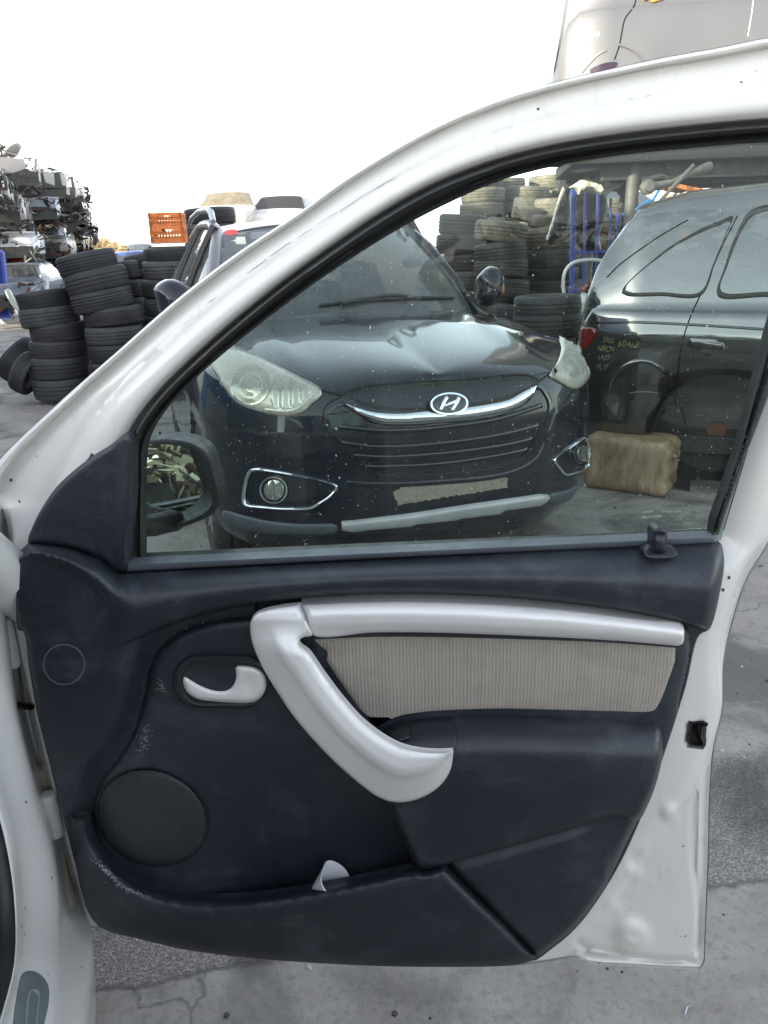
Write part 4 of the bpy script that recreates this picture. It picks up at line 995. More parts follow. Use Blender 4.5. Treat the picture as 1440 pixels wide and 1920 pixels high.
for sg in (-1, 1):
    G = side_glass(sg)
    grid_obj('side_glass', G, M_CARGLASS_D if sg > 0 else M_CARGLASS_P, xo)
    # pillars and frame rails
    mb = MB()
    mb.tube([ws_pt(sg*1.02, 0)+np.array([0, .02, -.03]), ws_pt(sg*1.03, .3), ws_pt(sg*1.03, .7), ws_pt(sg*1.02, 1.0)+np.array([0, .03, -.0])]+[np.array([G[i, -1, 0], G[i, -1, 1], G[i, -1, 2]+.0]) for i in range(10, 26, 3)], [.034, .036, .038, .038]+[.032]*6, 10)
    mb.build('windscreen_pillar', M_ROOF if sg < 0 else M_BLACKPAINT, xo, True)  # left pillar shares the grey painted for reflected sky
    mb = MB(); mb.tube([G[i, 0]*np.array([1.006, 1, 1]) for i in range(0, 26, 2)], .011, 6); mb.build('window_belt_moulding', M_BLACKMAT, xo, True)
    for i in (8, 16):
        MB().tube([G[i, q]*np.array([1.01, 1, 1]) for q in range(8)], .028, 6).build('door_pillar', M_BLACKMAT, xo, True)
    rl = MB(); rl.tube([np.array([sg*.615, y, z]) for y, z in ((2.02, 1.60), (2.10, 1.655), (2.25, 1.675), (2.8, 1.69), (3.4, 1.67), (3.7, 1.63))], [.016, .02, .018, .017, .017, .012], 10); rl.build('roof_rail', simple('satin_aluminium_rail', (.45, .46, .48), .35, .7), xo, True)
    # mirrors
    mm = MB()
    prof = [(0, -.075), (.05, -.07), (.085, -.045), (.10, -.01), (.103, .03), (.095, .055), (0, .058)]
    Mx = Matrix.Rotation(R(sg*-4), 3, 'Z') @ Matrix.Diagonal(Vector((.92 if sg < 0 else .70, 1.1, 1.22)))
    mm.lathe(prof, 36, 'Y', M=Mx)
    def sq(p):
        x, y, z = p; r_ = math.hypot(x/1.2, z); 
        if r_ < 1e-6: return p
        a_ = math.atan2(z, x/1.2); k_ = 1/max(abs(math.cos(a_)), abs(math.sin(a_)))**.55
        return (x*k_*(1+.15*z/.1*0)+sg*.012*(z/.1), y, z*k_*.95)
    mm.v = [sq(p) for p in mm.v]
    mo = mm.build('door_mirror', M_BLACKPAINT, xo, True); mo.location = (-.90 if sg < 0 else .925, 1.56, 1.19)
    MB().tube([(sg*-.02, .0, -.07), (sg*-.10, .0, -.085), (sg*-.17, .01, -.08)], [.03, .028, .03], 8).build('mirror_arm', M_BLACKMAT, mo, True)
# interior: dash and two seats behind the screen
inn = MB(); inn.box((0, 1.52, 1.0), (1.35, .55, .14)); inn.build('dashboard', simple('dusty_dash', (.045, .045, .047), .8), xo, bevel=.03)
for sx in (-.36, .36):
    s_ = MB(); s_.box((sx, 2.35, .95), (.50, .16, .62), Matrix.Rotation(R(-12), 3, 'X')); s_.box((sx, 2.44, 1.34), (.26, .10, .18), Matrix.Rotation(R(-8), 3, 'X')); s_.build('front_seat', simple('seat_cloth', (.03, .03, .033), .9), xo, bevel=.04)
ib = MB(); ib.box((0, 3.0, .60), (1.5, 3.4, .03)); ib.build('cabin_floor', M_BLACKMAT, xo)
sw_ = MB(); sw_.lathe([(.185+.014*math.cos(a), .014*math.sin(a)) for a in np.linspace(0, 2*math.pi, 9)[:-1]], 32, 'Y', closed=True); sw_.box((0, 0, 0), (.34, .02, .05)); o = sw_.build('steering_wheel', M_BLACKMAT, xo, True); o.location = (-.36, 1.86, 1.02); o.rotation_euler = (R(-22), 0, 0)
# wheels
def tyre_profile(Rr=.31, W=.20, bead=.205, grooves=4, gd_=.011):
    h = W/2; P = [(bead, -h*.72), (bead+.012, -h*.86), (bead+.03, -h*.95), ((Rr+bead)/2, -h*1.04), (Rr-.045, -h*1.03), (Rr-.028, -h*.99), (Rr-.016, -h*.92), (Rr-.009, -h*.82)]
    xs = np.linspace(-h*.74, h*.74, grooves+1); seg = []
    for k in range(grooves):
        a, b_ = xs[k], xs[k+1]; gw = .005
        crown = lambda v: Rr-.012*(v/h)**2
        if k > 0: seg += [(crown(a)-gd_, a+.0001), (crown(a)-gd_, a+gw), (crown(a)-.0005, a+gw+.0012)]
        seg += [(crown((a+b_)/2), (a+b_)/2), (crown(b_)-.0005, b_-gw-.0012)]
        if k < grooves-1: seg += [(crown(b_)-gd_, b_-gw)]
    P += seg; P += [(r, -x) for r, x in P[7::-1]]
    P += [(bead-.004, h*.68), (bead+.03, h*.80), ((Rr+bead)/2, h*.93), (Rr-.04, h*.86), (Rr-.022, h*.5), (Rr-.018, 0), (Rr-.022, -h*.5), (Rr-.04, -h*.86), ((Rr+bead)/2, -h*.93), (bead+.03, -h*.80), (bead-.004, -h*.68)]
    return P
def tyre_mat(name, col, tread=60, blocks=True, dusty=.35, dcol=(.16, .14, .12)):
    m, t, b = newmat(name); co = coords(t)
    sp = nd(t, 'ShaderNodeSeparateXYZ'); t.links.new(co, sp.inputs[0])
    an = math_(t, 'ARCTAN2', sp.outputs[1], sp.outputs[0])
    ph = math_(t, 'ADD', math_(t, 'MULTIPLY', an, tread), math_(t, 'MULTIPLY', sp.outputs[2], 90 if blocks else 30))
    wv_ = math_(t, 'SINE', ph)
    rad = math_(t, 'SQRT', math_(t, 'ADD', math_(t, 'MULTIPLY', sp.outputs[0], sp.outputs[0]), math_(t, 'MULTIPLY', sp.outputs[1], sp.outputs[1])))
    on = math_(t, 'MULTIPLY', ramp(t, math_(t, 'MULTIPLY', rad, 2), [(.575, g(0)), (.60, g(1))]), ramp(t, noise(t, co, 5, 2), [(.35, g(.15)), (.65, g(.8))]))
    cut = math_(t, 'MULTIPLY', math_(t, 'GREATER_THAN', wv_, .78 if blocks else .9), on)
    n_ = noise(t, co, 8, 6, .7); n2 = noise(t, co, 60, 4, .7)
    oi = nd(t, 'ShaderNodeObjectInfo')
    du = math_(t, 'MULTIPLY', math_(t, 'MULTIPLY', ramp(t, n_, [(.3, g(.15)), (.75, g(1))]), math_(t, 'ADD', .35, math_(t, 'MULTIPLY', n2, .9))), math_(t, 'MULTIPLY', math_(t, 'ADD', .4, oi.outputs['Random']), dusty))
    c = mixc(t, du, (*col, 1), (*dcol, 1)); c = mixc(t, math_(t, 'MULTIPLY', cut, .35), c, (.004, .004, .004, 1))
    t.links.new(c, b.inputs['Base Color']); b.inputs['Roughness'].default_value = .62; b.inputs['Specular IOR Level'].default_value = .35
    hh = math_(t, 'SUBTRACT', math_(t, 'MULTIPLY', n2, .3), cut)
    bump(t, b, hh, .4, .002); return m
M_TYRE = tyre_mat('tyre_rubber', (.017, .018, .021), 50, True)
def wheel(parent, loc, flip, rim_mat):
    t_ = MB(); t_.lathe(tyre_profile(.355, .225, .225), 56, 'X', closed=True); o = t_.build('wheel', M_TYRE_X, parent, True, angle=30); o.location = loc
    r_ = MB(); s = flip
    r_.lathe([(.228, -.10*s), (.232, -.02*s), (.232, .085*s), (.222, .10*s), (.21, .098*s), (.20, .06*s), (.07, .02*s), (.06, .04*s), (0, .042*s)], 40, 'X')
    for k in range(5):
        a = 2*math.pi*k/5; r_.bar((.045*s, .04*math.cos(a), .04*math.sin(a)), (.085*s, .215*math.cos(a), .215*math.sin(a)), .05, .03)
    r_.build('rim', rim_mat, o, True, angle=30); return o
M_TYRE_X = tyre_mat('tyre_rubber_across', (.017, .018, .021), 50, True)
# that material reads the wheel lying on its X axis
for n_ in [n for n in M_TYRE_X.node_tree.nodes if n.type == 'SEPXYZ']:
    t = M_TYRE_X.node_tree; outs = {0: [l.to_socket for l in t.links if l.from_socket == n_.outputs[0]], 1: [l.to_socket for l in t.links if l.from_socket == n_.outputs[1]], 2: [l.to_socket for l in t.links if l.from_socket == n_.outputs[2]]}
    for src, k in ((1, 0), (2, 1), (0, 2)):
        for so_ in outs[k]: t.links.new(n_.outputs[src], so_)
M_RIM = simple('alloy_rim', (.40, .40, .41), .3, .8, nscale=20)
for sx in (-1, 1):
    for y in (.86, 3.48): wheel(xo, (sx*.79, y, .355), sx, M_RIM)
MB().box((0, 2.2, .30), (1.25, 3.2, .12)).build('underbody', M_BLACKMAT, xo)
# ---- details traced on the nose
BX = bvh_of([xbody])
def cf(name, loops, h, mat, sk=.02, grid=9, rings=(1.2, 2.6), parent=None, **k):
    return conform(name, loops, BX, h, mat, parent or xo, grid=grid, rings=rings, skirt=sk, **k)
# headlights
HLL = spline([(392, 672), (402, 650), (430, 648), (460, 661), (486, 672), (512, 685), (560, 710), (604, 736), (598, 748), (585, 758), (572, 771), (555, 778), (527, 780), (483, 771), (446, 756), (424, 730), (409, 706)], 5, True)
M_LENSIN = simple('headlight_reflector', (.62, .61, .56), .35, .55, nscale=8, namp=.25)
M_LENSB = simple('headlight_bowl', (.5, .52, .47), .16, .9)
M_LENS = glass('hazed_headlight_lens', (.90, .90, .86), film=.24, streak=.10, filmcol=(.88, .86, .78), refl_rough=.08, ior=1.45)
hl = cf('headlight', [HLL], lambda V, d: -.002+.012*rnd(d, 14), M_LENSIN, .03)
ln = cf('headlight_lens', [HLL], lambda V, d: .010+.016*rnd(d, 16), M_LENS, .0, parent=hl)
cf('projector_ring', [ellipse(472, 725, 36, 36, 50), ellipse(472, 725, 32.5, 32.5, 50)[::-1]], .0165, M_LENSB, .006, 0, (1.5,), parent=hl)
cf('projector_bowl', [ellipse(472, 725, 32, 32, 44)], lambda V, d: .0125+.0030*np.cos(d/3.4)+.002*sst(d, 18, 32), M_LENSB, .002, 4, (2,), parent=hl)
cf('turn_reflector', [spline([(520, 708), (560, 722), (586, 738), (578, 750), (552, 764), (520, 768), (508, 745)], 5, True)], lambda V, d: .013+.003*np.sin(V[:, 0]/3.0)*sst(d, 0, 4), M_LENSB, .002, 3, (2,), parent=hl)
cf('chrome_edge', [ribbon(spline([(500, 768), (540, 771), (560, 766), (575, 752), (590, 740)], 5), 3)], .0175, M_LENSB, .003, 0, (1,), parent=hl)
HLR = spline([(984, 580), (1008, 598), (1028, 610), (1055, 623), (1070, 636), (1082, 650), (1092, 668), (1099, 686), (1101, 705), (1094, 718), (1076, 730), (1058, 722), (1040, 712), (1029, 703), (1038, 690), (1046, 676), (1051, 650), (1038, 624), (1010, 602)], 5, True)
hr = cf('headlight', [HLR], lambda V, d: -.002+.012*rnd(d, 12), M_LENSIN, .03)
cf('headlight_lens', [HLR], lambda V, d: .010+.018*rnd(d, 16), M_LENS, .0, parent=hr)
cf('projector_ring', [ellipse(1072, 684, 20, 26, 40, -20), ellipse(1072, 684, 17.5, 23.5, 40, -20)[::-1]], .0165, M_LENSB, .006, 0, (1.2,), parent=hr)
cf('projector_bowl', [ellipse(1072, 684, 17, 23, 36, -20)], lambda V, d: .0125+.003*np.cos(d/2.6), M_LENSB, .002, 4, (2,), parent=hr)
# shut lines of the bonnet
M_GAP = simple('panel_gap', (.002, .002, .002), .9)
for nm, L, wd in (('panel_gap', [(440, 651), (462, 661), (512, 683), (560, 708), (606, 733), (638, 741)], 4), ('panel_gap', [(1009, 716), (1030, 700), (1046, 676), (1050, 650), (1036, 624), (1008, 600), (975, 573), (952, 556)], 3.2), ('panel_gap', [(638, 742), (670, 728), (755, 718), (872, 712), (950, 704), (990, 704), (1009, 712)], 3.2), ('panel_gap', [(640, 744), (612, 760), (606, 778), (612, 798), (640, 838)], 2.2), ('panel_gap', [(1012, 722), (1030, 742), (1033, 762), (1012, 815), (992, 850)], 2.2)):
    cf(nm, [ribbon(spline(L, 6), wd)], .0018, M_GAP, .003, 0, (.8,))
# upper grille band, main grille with slats
UG = np.vstack([spline([(641, 741), (672, 731), (755, 721), (872, 715), (950, 707), (989, 707), (1006, 713), (1008, 721)], 6), spline([(1002, 728), (966, 744), (919, 756), (872, 764), (794, 771), (717, 769), (678, 759)], 6)])
M_HONEY, t, b = newmat('grille_honeycomb'); vo = nd(t, 'ShaderNodeTexVoronoi'); vo.inputs['Scale'].default_value = 65; vo.feature = 'DISTANCE_TO_EDGE'; t.links.new(coords(t, (1, .3, 1)), vo.inputs['Vector'])
ed = ramp(t, vo.outputs['Distance'], [(.03, g(1)), (.10, g(0))]); t.links.new(mixc(t, ed, (.002, .002, .002, 1), (.014, .014, .015, 1)), b.inputs['Base Color']); b.inputs['Roughness'].default_value = .35; bump(t, b, ed, 1, .004)
cf('upper_grille', [UG], lambda V, d: .003-.004*sst(d, 2, 9), M_HONEY, .01, 6)
MG = spline([(612, 776), (640, 757), (700, 790), (767, 794), (833, 789), (896, 783), (950, 771), (990, 748), (1010, 722), (1028, 744), (1032, 763), (1024, 785), (1008, 818), (990, 849), (966, 864), (931, 877), (833, 890), (717, 894), (697, 888), (674, 864), (639, 829), (608, 796)], 6, True)
gr = cf('main_grille', [MG], lambda V, d: .004-.012*sst(d, 1, 8), M_HONEY, .02, 8)
cf('grille_surround', [MG, spline([tuple(p) for p in (MG+(MG.mean(0)-MG)*np.array([.018, .05]))[::2]], 5, True)[::-1]], .0075, M_BLACKGLOSS, .02, 0, (1,))
for L in ([(636, 800), (700, 806), (767, 806), (833, 800), (930, 786), (1015, 760)], [(640, 829), (705, 837), (800, 833), (930, 816), (1010, 797)], [(662, 853), (720, 856), (833, 849), (950, 833), (998, 822)], [(682, 874), (725, 874), (833, 868), (935, 853), (988, 842)]):
    cf('grille_slat', [ribbon(spline(L, 6), 9)], lambda V, d: .004+.009*rnd(d, 4.5), M_BLACKGLOSS, .02, 0, (1, 2.2, 3.6))
CHB = np.vstack([spline([(635, 753), (697, 772), (755, 775), (794, 771), (833, 769), (872, 764), (919, 757), (950, 750), (981, 734), (1008, 720)], 5), spline([(997, 741), (975, 758), (950, 769), (896, 781), (833, 788), (767, 792), (713, 791), (668, 774)], 5)])
cf('chrome_bar', [CHB], lambda V, d: .010+.010*rnd(d, 12), M_CHROME, .012, 5, (1, 2.5, 5))
# oval badge with its slanted letter
em = cf('badge', [ellipse(838, 758, 36, 21, 40, -3)], lambda V, d: .022+.002*rnd(d, 4), M_BLACKGLOSS, .02, 5)
cf('badge_ring', [ellipse(838, 758, 35, 20, 44, -3), ellipse(838, 758, 31.5, 16.8, 44, -3)[::-1]], .0265, M_CHROME, .004, 0, (1.4,), parent=em)
def e2(u, v): return (838+u, 758+v)
for L in (ribbon(spline([(822, 769), (826, 760), (834, 746)], 2.5), 6), ribbon(spline([(843, 770), (851, 757), (856, 747)], 2.5), 6), ribbon(spline([(827, 762), (838, 758.5), (850, 754)], 2.5), 4.5)):
    cf('badge_letter', [L], lambda V, d: .0275+.001*rnd(d, 1.5), M_CHROME, .003, 2.5, (.8,), parent=em)
# pale patch where the number plate was
M_PLATE, t, b = newmat('plate_adhesive_residue'); co = coords(t)
pn = noise(t, coords(t, (1, 1, 1.6)), 26, 8, .75, 1.5)
t.links.new(ramp(t, pn, [(.35, (.13, .115, .085)), (.5, (.26, .235, .185)), (.62, (.12, .11, .085)), (.7, (.30, .28, .23))]), b.inputs['Base Color']); b.inputs['Roughness'].default_value = .9; bump(t, b, pn, .5, .003)
rg = random.Random(4)
PL = [(738, 924), (750, 914), (775, 907), (860, 899), (941, 893), (952, 898), (951, 914), (860, 928), (790, 940), (745, 947)]
PLr = polyres(PL, 4); PLr += np.array([[rg.uniform(-1.6, 1.6), rg.uniform(-1.6, 1.6)] for _ in PLr])
cf('plate_residue', [PLr], .0025, M_PLATE, .003, 7)
cf('bumper_crease', [ribbon(spline([(650, 905), (700, 908), (800, 905), (960, 885), (1010, 855), (1035, 800), (1045, 765)], 7), 12)], lambda V, d: .002+.006*rnd(d, 6), M_BLACKPAINT, .01, 0, (1.5, 3.5))
cf('plate_bracket_recess', [ribbon(spline([(700, 897), (760, 892), (860, 884), (975, 872)], 8), 5)], lambda V, d: .001+.004*rnd(d, 2.5), M_BLACKGLOSS, .004, 0, (1.2,))
# skid bar
SK = polyres([(640, 977), (664, 975), (771, 962), (872, 946), (1012, 926), (1028, 927), (1026, 935), (1008, 945), (942, 954), (934, 960), (865, 968), (848, 972), (779, 979), (767, 983), (693, 989), (662, 993), (640, 990)], 5)
cf('skid_bar', [SK], lambda V, d: .012+.014*rnd(d, 7), simple('grey_skid_plastic', (.36, .37, .37), .35, .2, nscale=10), .03, 5, (1, 2.5, 5))
# fog lamps
for FB, fc, rr in ((spline([(464, 890), (470, 879), (482, 876), (500, 878), (560, 889), (633, 909), (634, 914), (622, 930), (604, 943), (585, 954), (544, 956), (496, 953), (459, 947), (456, 935), (458, 915)], 4, True), (515, 918), 25.5), (spline([(1036, 862), (1050, 850), (1070, 835), (1094, 819), (1108, 816), (1114, 822), (1117, 841), (1110, 868), (1096, 880), (1078, 888), (1058, 892), (1046, 880)], 4, True), (1091, 850), 21)):
    fo = cf('fog_lamp_recess', [FB], lambda V, d: .002-.014*sst(d, 3, 10), M_BLACKMAT, .02, 6)
    c0 = FB.mean(0); small = c0+(FB-c0)*np.array([.93, .86])
    cf('fog_bezel', [FB, small[::-1]], lambda V, d: .008+.007*rnd(d, 2.5), M_CHROME, .015, 0, (1.2, 2.4))
    asp = .9 if fc[0] > 900 else 1.0
    fl = cf('fog_lamp', [ellipse(fc[0], fc[1], rr*asp, rr, 40)], lambda V, d: .006+.003*rnd(d, 4), M_BLACKGLOSS, .02, 4)
    cf('lamp_ring', [ellipse(fc[0], fc[1], rr*asp, rr, 40), ellipse(fc[0], fc[1], rr*asp-2.4, rr-2.4, 40)[::-1]], .0125, M_CHROME, .01, 0, (1,), parent=fl)
    cf('lamp_reflector', [ellipse(fc[0]+1, fc[1], rr*asp*.72, rr*.74, 36)], lambda V, d: .0115+.005*np.sin(V[:, 0]*.45)*sst(d, 0, 5)+.003*rnd(d, 10), M_LENSB, .01, 2.6, (1.5,), parent=fl)
# lower cladding
cf('lower_cladding', [spline([(418, 958), (464, 968), (500, 976), (560, 982), (632, 985), (634, 994), (622, 999), (560, 1000), (480, 995), (440, 984), (420, 972)], 6, True)], lambda V, d: .004+.010*rnd(d, 8), M_GREYPL, .02, 7)
cf('lower_cladding', [spline([(1030, 928), (1060, 920), (1090, 905), (1112, 880), (1113, 897), (1108, 910), (1080, 930), (1050, 943), (1030, 944)], 6, True)], lambda V, d: .004+.008*rnd(d, 6), M_GREYPL, .02, 7)
# wiper and badge of dried leaves on the bonnet corner
BG = bvh_of([wsg])
conform('wiper', [ribbon(spline([(598, 575), (680, 566), (760, 561), (850, 560)], 7), 4)], BG, lambda V, d: .012+.004*rnd(d, 2), M_BLACKMAT, xo, grid=0, rings=(1,), skirt=.01)
conform('wiper_arm', [ribbon(spline([(640, 573), (700, 562), (745, 557), (765, 562)], 7), 5)], BG, lambda V, d: .02+.004*rnd(d, 2), M_BLACKMAT, xo, grid=0, rings=(1,), skirt=.012)
conform('red_sticker', [spline([(420, 436), (426, 432), (444, 432), (446, 437), (438, 440), (424, 441)], 3, True)], BG, .002, simple('red_windscreen_sticker', (.65, .06, .05), .5), xo, grid=4, rings=(), skirt=.002)
# ================================================================== generic car hull: rings of points along the length
def interp(x, xs, ys): return float(np.interp(x, xs, ys))
def hull_grid(L, hw, zb, sh, top, roofw, n=46, plan_in=None, tuck=.05):
    """L: length samples range; functions of y give shoulder height, top height; returns grid rows (y) x ring"""
    rows = []
    for y in np.linspace(0, L, n):
        s, tp = sh(y), top(y); w_ = hw*(1-(plan_in(y) if plan_in else 0)); gh = max(0, min(1, (tp-s)/.45))
        rw = w_*(1-(1-roofw)*gh)
        half = [(w_*.92, zb), (w_*.985, zb+.12), (w_, zb+.30), (w_, s-.22), (w_*.99, s-.10), (w_*.965, s), (w_*.945*(1-.0*gh)+(rw-w_*.945)*.02, s+.02*gh)]
        a = np.array(half[-1]); b_ = np.array((rw, tp-.085*gh-.01))
        for q in (.25, .5, .75, 1.0): p = a+(b_-a)*q; half.append((p[0]+.02*gh*math.sin(q*math.pi), p[1]))
        half += [(rw*.95, tp-.035*gh-.005), (rw*.82, tp-.008), (rw*.5, tp+.012), (0, tp+.018)]
        rows.append([(x, y, z) for x, z in half]+[(-x, y, z) for x, z in half[-2::-1]])
    return np.array(rows)
# ------------------------------------------------------------------ black wagon at the right
WX, WY, WA = 1.13, 4.62, R(-22)                                # rear corner of the near side, heading to the right
wg = thing('black_wagon', 'black people carrier parked side-on at right with yellow marker writing on its flank', 'car', (WX, WY, 0), WA)
# local axes: x forward along the side, y away from the viewer, z up ; near side at y = 0
Lw, Ww = 4.6, 1.82
def w_top(x): return interp(x, [0, .04, .12, .30, .6, 1.4, 2.6, 3.2, 3.9, 4.45, 4.6], [.86, 1.12, 1.36, 1.62, 1.69, 1.745, 1.70, 1.55, 1.08, .90, .70])
def w_sh(x): return interp(x, [0, .1, 3.4, 4.0, 4.6], [.86, 1.04, 1.02, .95, .68])
def w_in(x): return interp(x, [0, .05, .15, .35, 4.0, 4.35, 4.6], [.28, .15, .07, .0, .0, .08, .3])
Gw = hull_grid(Lw, Ww/2, .24, w_sh, w_top, .74, 90, w_in)
Gw2 = np.zeros_like(Gw); Gw2[..., 0] = Gw[..., 1]; Gw2[..., 1] = Ww/2-Gw[..., 0]; Gw2[..., 2] = Gw[..., 2]
for i in range(Gw2.shape[0]):
    for j in range(Gw2.shape[1]):
        x, y, z = Gw2[i, j]
        if z < 1.0 and (y < .3 or y > Ww-.3):
            for c in (.86, 3.72):
                d_ = math.hypot(x-c, z-.33)
                if d_ < .36: Gw2[i, j, 1] += .16*(1 if y < .9 else -1)
                elif d_ < .42: Gw2[i, j, 1] -= .018*(1-(d_-.36)/.06)*(1 if y < .9 else -1)
        # waist line pressing and lower moulding
        if y < .2: Gw2[i, j, 1] += -.012*math.exp(-((z-.90)/.02)**2)+.010*math.exp(-((z-.86)/.03)**2)
# finer rings on the side so the pressings read
def refine_rings(G, k=3):
    out = []
    for i in range(G.shape[1]-1):
        for q in range(k): out.append(G[:, i]+(G[:, i+1]-G[:, i])*q/k)
    out.append(G[:, -1]); return np.array(out).transpose(1, 0, 2)
Gw2 = refine_rings(Gw2, 3)
for i in range(Gw2.shape[0]):
    for j in range(Gw2.shape[1]):
        x, y, z = Gw2[i, j]
        if y < .12 and x > .12: Gw2[i, j, 1] += -.010*math.exp(-((z-.885)/.018)**2)+.008*math.exp(-((z-.845)/.03)**2)
V_ = [tuple(p) for p in Gw2.reshape(-1, 3)]; r_, c_n = Gw2.shape[:2]
F_ = [(i*c_n+j, i*c_n+j+1, (i+1)*c_n+j+1, (i+1)*c_n+j) for i in range(r_-1) for j in range(c_n-1)]
F_ += [tuple(range(c_n)), tuple((r_-1)*c_n+j for j in range(c_n))[::-1], ]
wbody = mesh_obj('body', V_, F_, M_BLACKPAINT2, wg); finish_normals(wbody, angle=45)
BW = bvh_of([wbody])
def cw_(name, loops, h, mat, sk=.01, grid=10, rings=(1.2, 3), parent=None, **k): return conform(name, loops, BW, h, mat, parent or wg, grid=grid, rings=rings, skirt=sk, **k)
M_WGLASS = simple('wagon_privacy_glass', (.05, .056, .058), .06, coat=1, nscale=4, namp=.3)
for n_ in M_WGLASS.node_tree.nodes:
    if n_.type == 'BSDF_PRINCIPLED': n_.inputs['IOR'].default_value = 1.7; n_.inputs['Coat IOR'].default_value = 1.8
QW = spline([(1171, 546), (1173, 538), (1182, 527), (1206, 505), (1235, 482), (1261, 463), (1321, 431), (1350, 420), (1370, 413), (1360, 440), (1338, 495), (1313, 549), (1240, 550), (1180, 550)], 7, True)
def scaled(L, a, b_): c = L.mean(0); return c+(L-c)*np.array([a, b_])
cw_('side_window', [QW], .002, M_WGLASS, .004, 20, ())
cw_('window_rubber', [scaled(QW, 1.045, 1.09), scaled(QW, .985, .965)[::-1]], lambda V, d: .005+.003*rnd(d, 3), M_RUBBER, .01, 0, (1.2,))
RW = spline([(1350, 549), (1362, 500), (1378, 455), (1392, 425), (1405, 405), (1425, 395), (1480, 385), (1620, 380), (1740, 400), (1760, 480), (1755, 560), (1600, 556), (1440, 551)], 7, True)
cw_('side_window', [RW], .002, M_WGLASS, .004, 26, ())
cw_('window_rubber', [scaled(RW, 1.02, 1.08), scaled(RW, .99, .95)[::-1]], lambda V, d: .005+.003*rnd(d, 3), M_RUBBER, .01, 0, (1.2,))
for L, wd in (([(1383, 405), (1350, 470), (1325, 530), (1310, 560), (1293, 598), (1280, 640), (1272, 690), (1268, 735)], 2.6), ([(1268, 735), (1284, 790), (1292, 830), (1302, 858), (1322, 876), (1352, 884)], 2.6), ([(1138, 520), (1160, 498), (1200, 468), (1245, 438), (1290, 412)], 2.2)):
    cw_('panel_gap', [ribbon(spline(L, 7), wd)], .0015, M_GAP, .003, 0, (.8,))
cw_('waist_moulding', [ribbon(spline([(1118, 605), (1180, 604), (1280, 608), (1380, 614), (1520, 624)], 9), 5)], lambda V, d: .003+.006*rnd(d, 3), M_BLACKGLOSS, .01, 0, (1.3,))
cw_('arch_lip', [ribbon(spline([(1140, 735), (1150, 708), (1170, 688), (1197, 677), (1222, 680), (1245, 698), (1262, 727), (1272, 762)], 6), 9)], lambda V, d: .003+.016*rnd(d, 4.5), M_BLACKPAINT2, .01, 0, (1.3, 2.8))
hd = cw_('door_handle_recess', [spline([(1292, 638), (1300, 634), (1350, 637), (1360, 642), (1358, 657), (1340, 660), (1332, 667), (1318, 665), (1314, 657), (1293, 653)], 3, True)], lambda V, d: .001+.001*rnd(d, 3), M_BLACKMAT, .01, 5)
cw_('door_handle', [spline([(1294, 637), (1345, 640), (1357, 643), (1356, 653), (1340, 652), (1296, 648)], 3, True)], lambda V, d: .006+.018*rnd(d, 5), M_BLACKPAINT2, .01, 3, (1, 2.5), parent=hd)
cw_('handle_edge', [ribbon(spline([(1294, 636), (1345, 639), (1358, 642), (1357, 654)], 4), 1.6)], .026, simple('pale_handle_edge', (.3, .31, .32), .4), .004, 0, (), parent=hd)  # thin pale line along the handle's upper edge
cw_('tail_lamp', [spline([(1088, 617), (1100, 614), (1115, 616), (1114, 634), (1106, 646), (1095, 656), (1089, 648)], 3, True)], lambda V, d: .006+.006*rnd(d, 6), simple('red_lamp_lens', (.11, .006, .008), .25, coat=.5, nscale=60, namp=.4), .02, 4)
cw_('side_moulding', [ribbon(spline([(1324, 826), (1345, 828), (1400, 834), (1480, 842)], 8), 9)], lambda V, d: .003+.010*rnd(d, 4), simple('grey_side_moulding', (.10, .11, .12), .4), .01, 0, (1.5, 3))
M_MARK = simple('yellow_paint_marker', (.17, .16, .05), .7)
M_MARKW = simple('pale_marker', (.15, .16, .13), .7)
def marker(body, px, py, hpx, mat, rot=0, wd=1.0):
    cu = bpy.data.curves.new('marker_writing', 'FONT'); cu.body = body; cu.size = 1; cu.align_x = 'CENTER'; cu.align_y = 'CENTER'; cu.resolution_u = 3; cu.shear = .15; cu.offset = -.012
    tmp = bpy.data.objects.new('tmp', cu); COL.objects.link(tmp)
    me = bpy.data.meshes.new_from_object(tmp.evaluated_get(bpy.context.evaluated_depsgraph_get())); bpy.data.objects.remove(tmp); bpy.data.curves.remove(cu)
    s = hpx/.72; ca, sa = math.cos(R(rot)), math.sin(R(rot)); rr = random.Random(len(body))
    q = np.array([(px+(v.co.x*wd*ca-v.co.y*sa)*s, py-(v.co.x*wd*sa+v.co.y*ca)*s+math.sin(v.co.x*4.3)*.9) for v in me.vertices])
    D = rays(q); iv = parent_matrix(wg).inverted()
    last_ = None
    for v, dd in zip(me.vertices, D):
        loc, nor, *_r = BW.ray_cast(Vector(CO), Vector(dd).normalized())
        if loc is None: loc, nor = last_
        last_ = (loc, nor)
        if nor.dot(Vector(dd)) > 0: nor = -nor
        v.co = iv @ (loc+nor*.0012)
    me.materials.append(mat); return link(bpy.data.objects.new('marker_writing', me), wg)
marker('2002', 1140, 638, 10, M_MARK, -4, .8); marker('NBCN', 1136, 654, 10, M_MARK, -4, .8)
marker('1AZF', 1132, 671, 9, M_MARKW, -3, .8); marker('FE 27', 1129, 688, 9, M_MARKW, -3, .8)
marker('60468', 1178, 646, 13, M_MARK, -6, .9)
cw_('hanging_wire', [ribbon(spline([(1180, 737), (1205, 734), (1240, 738), (1262, 744), (1280, 741)], 5), 1.6)], .004, M_MARKW, .002, 0, ())
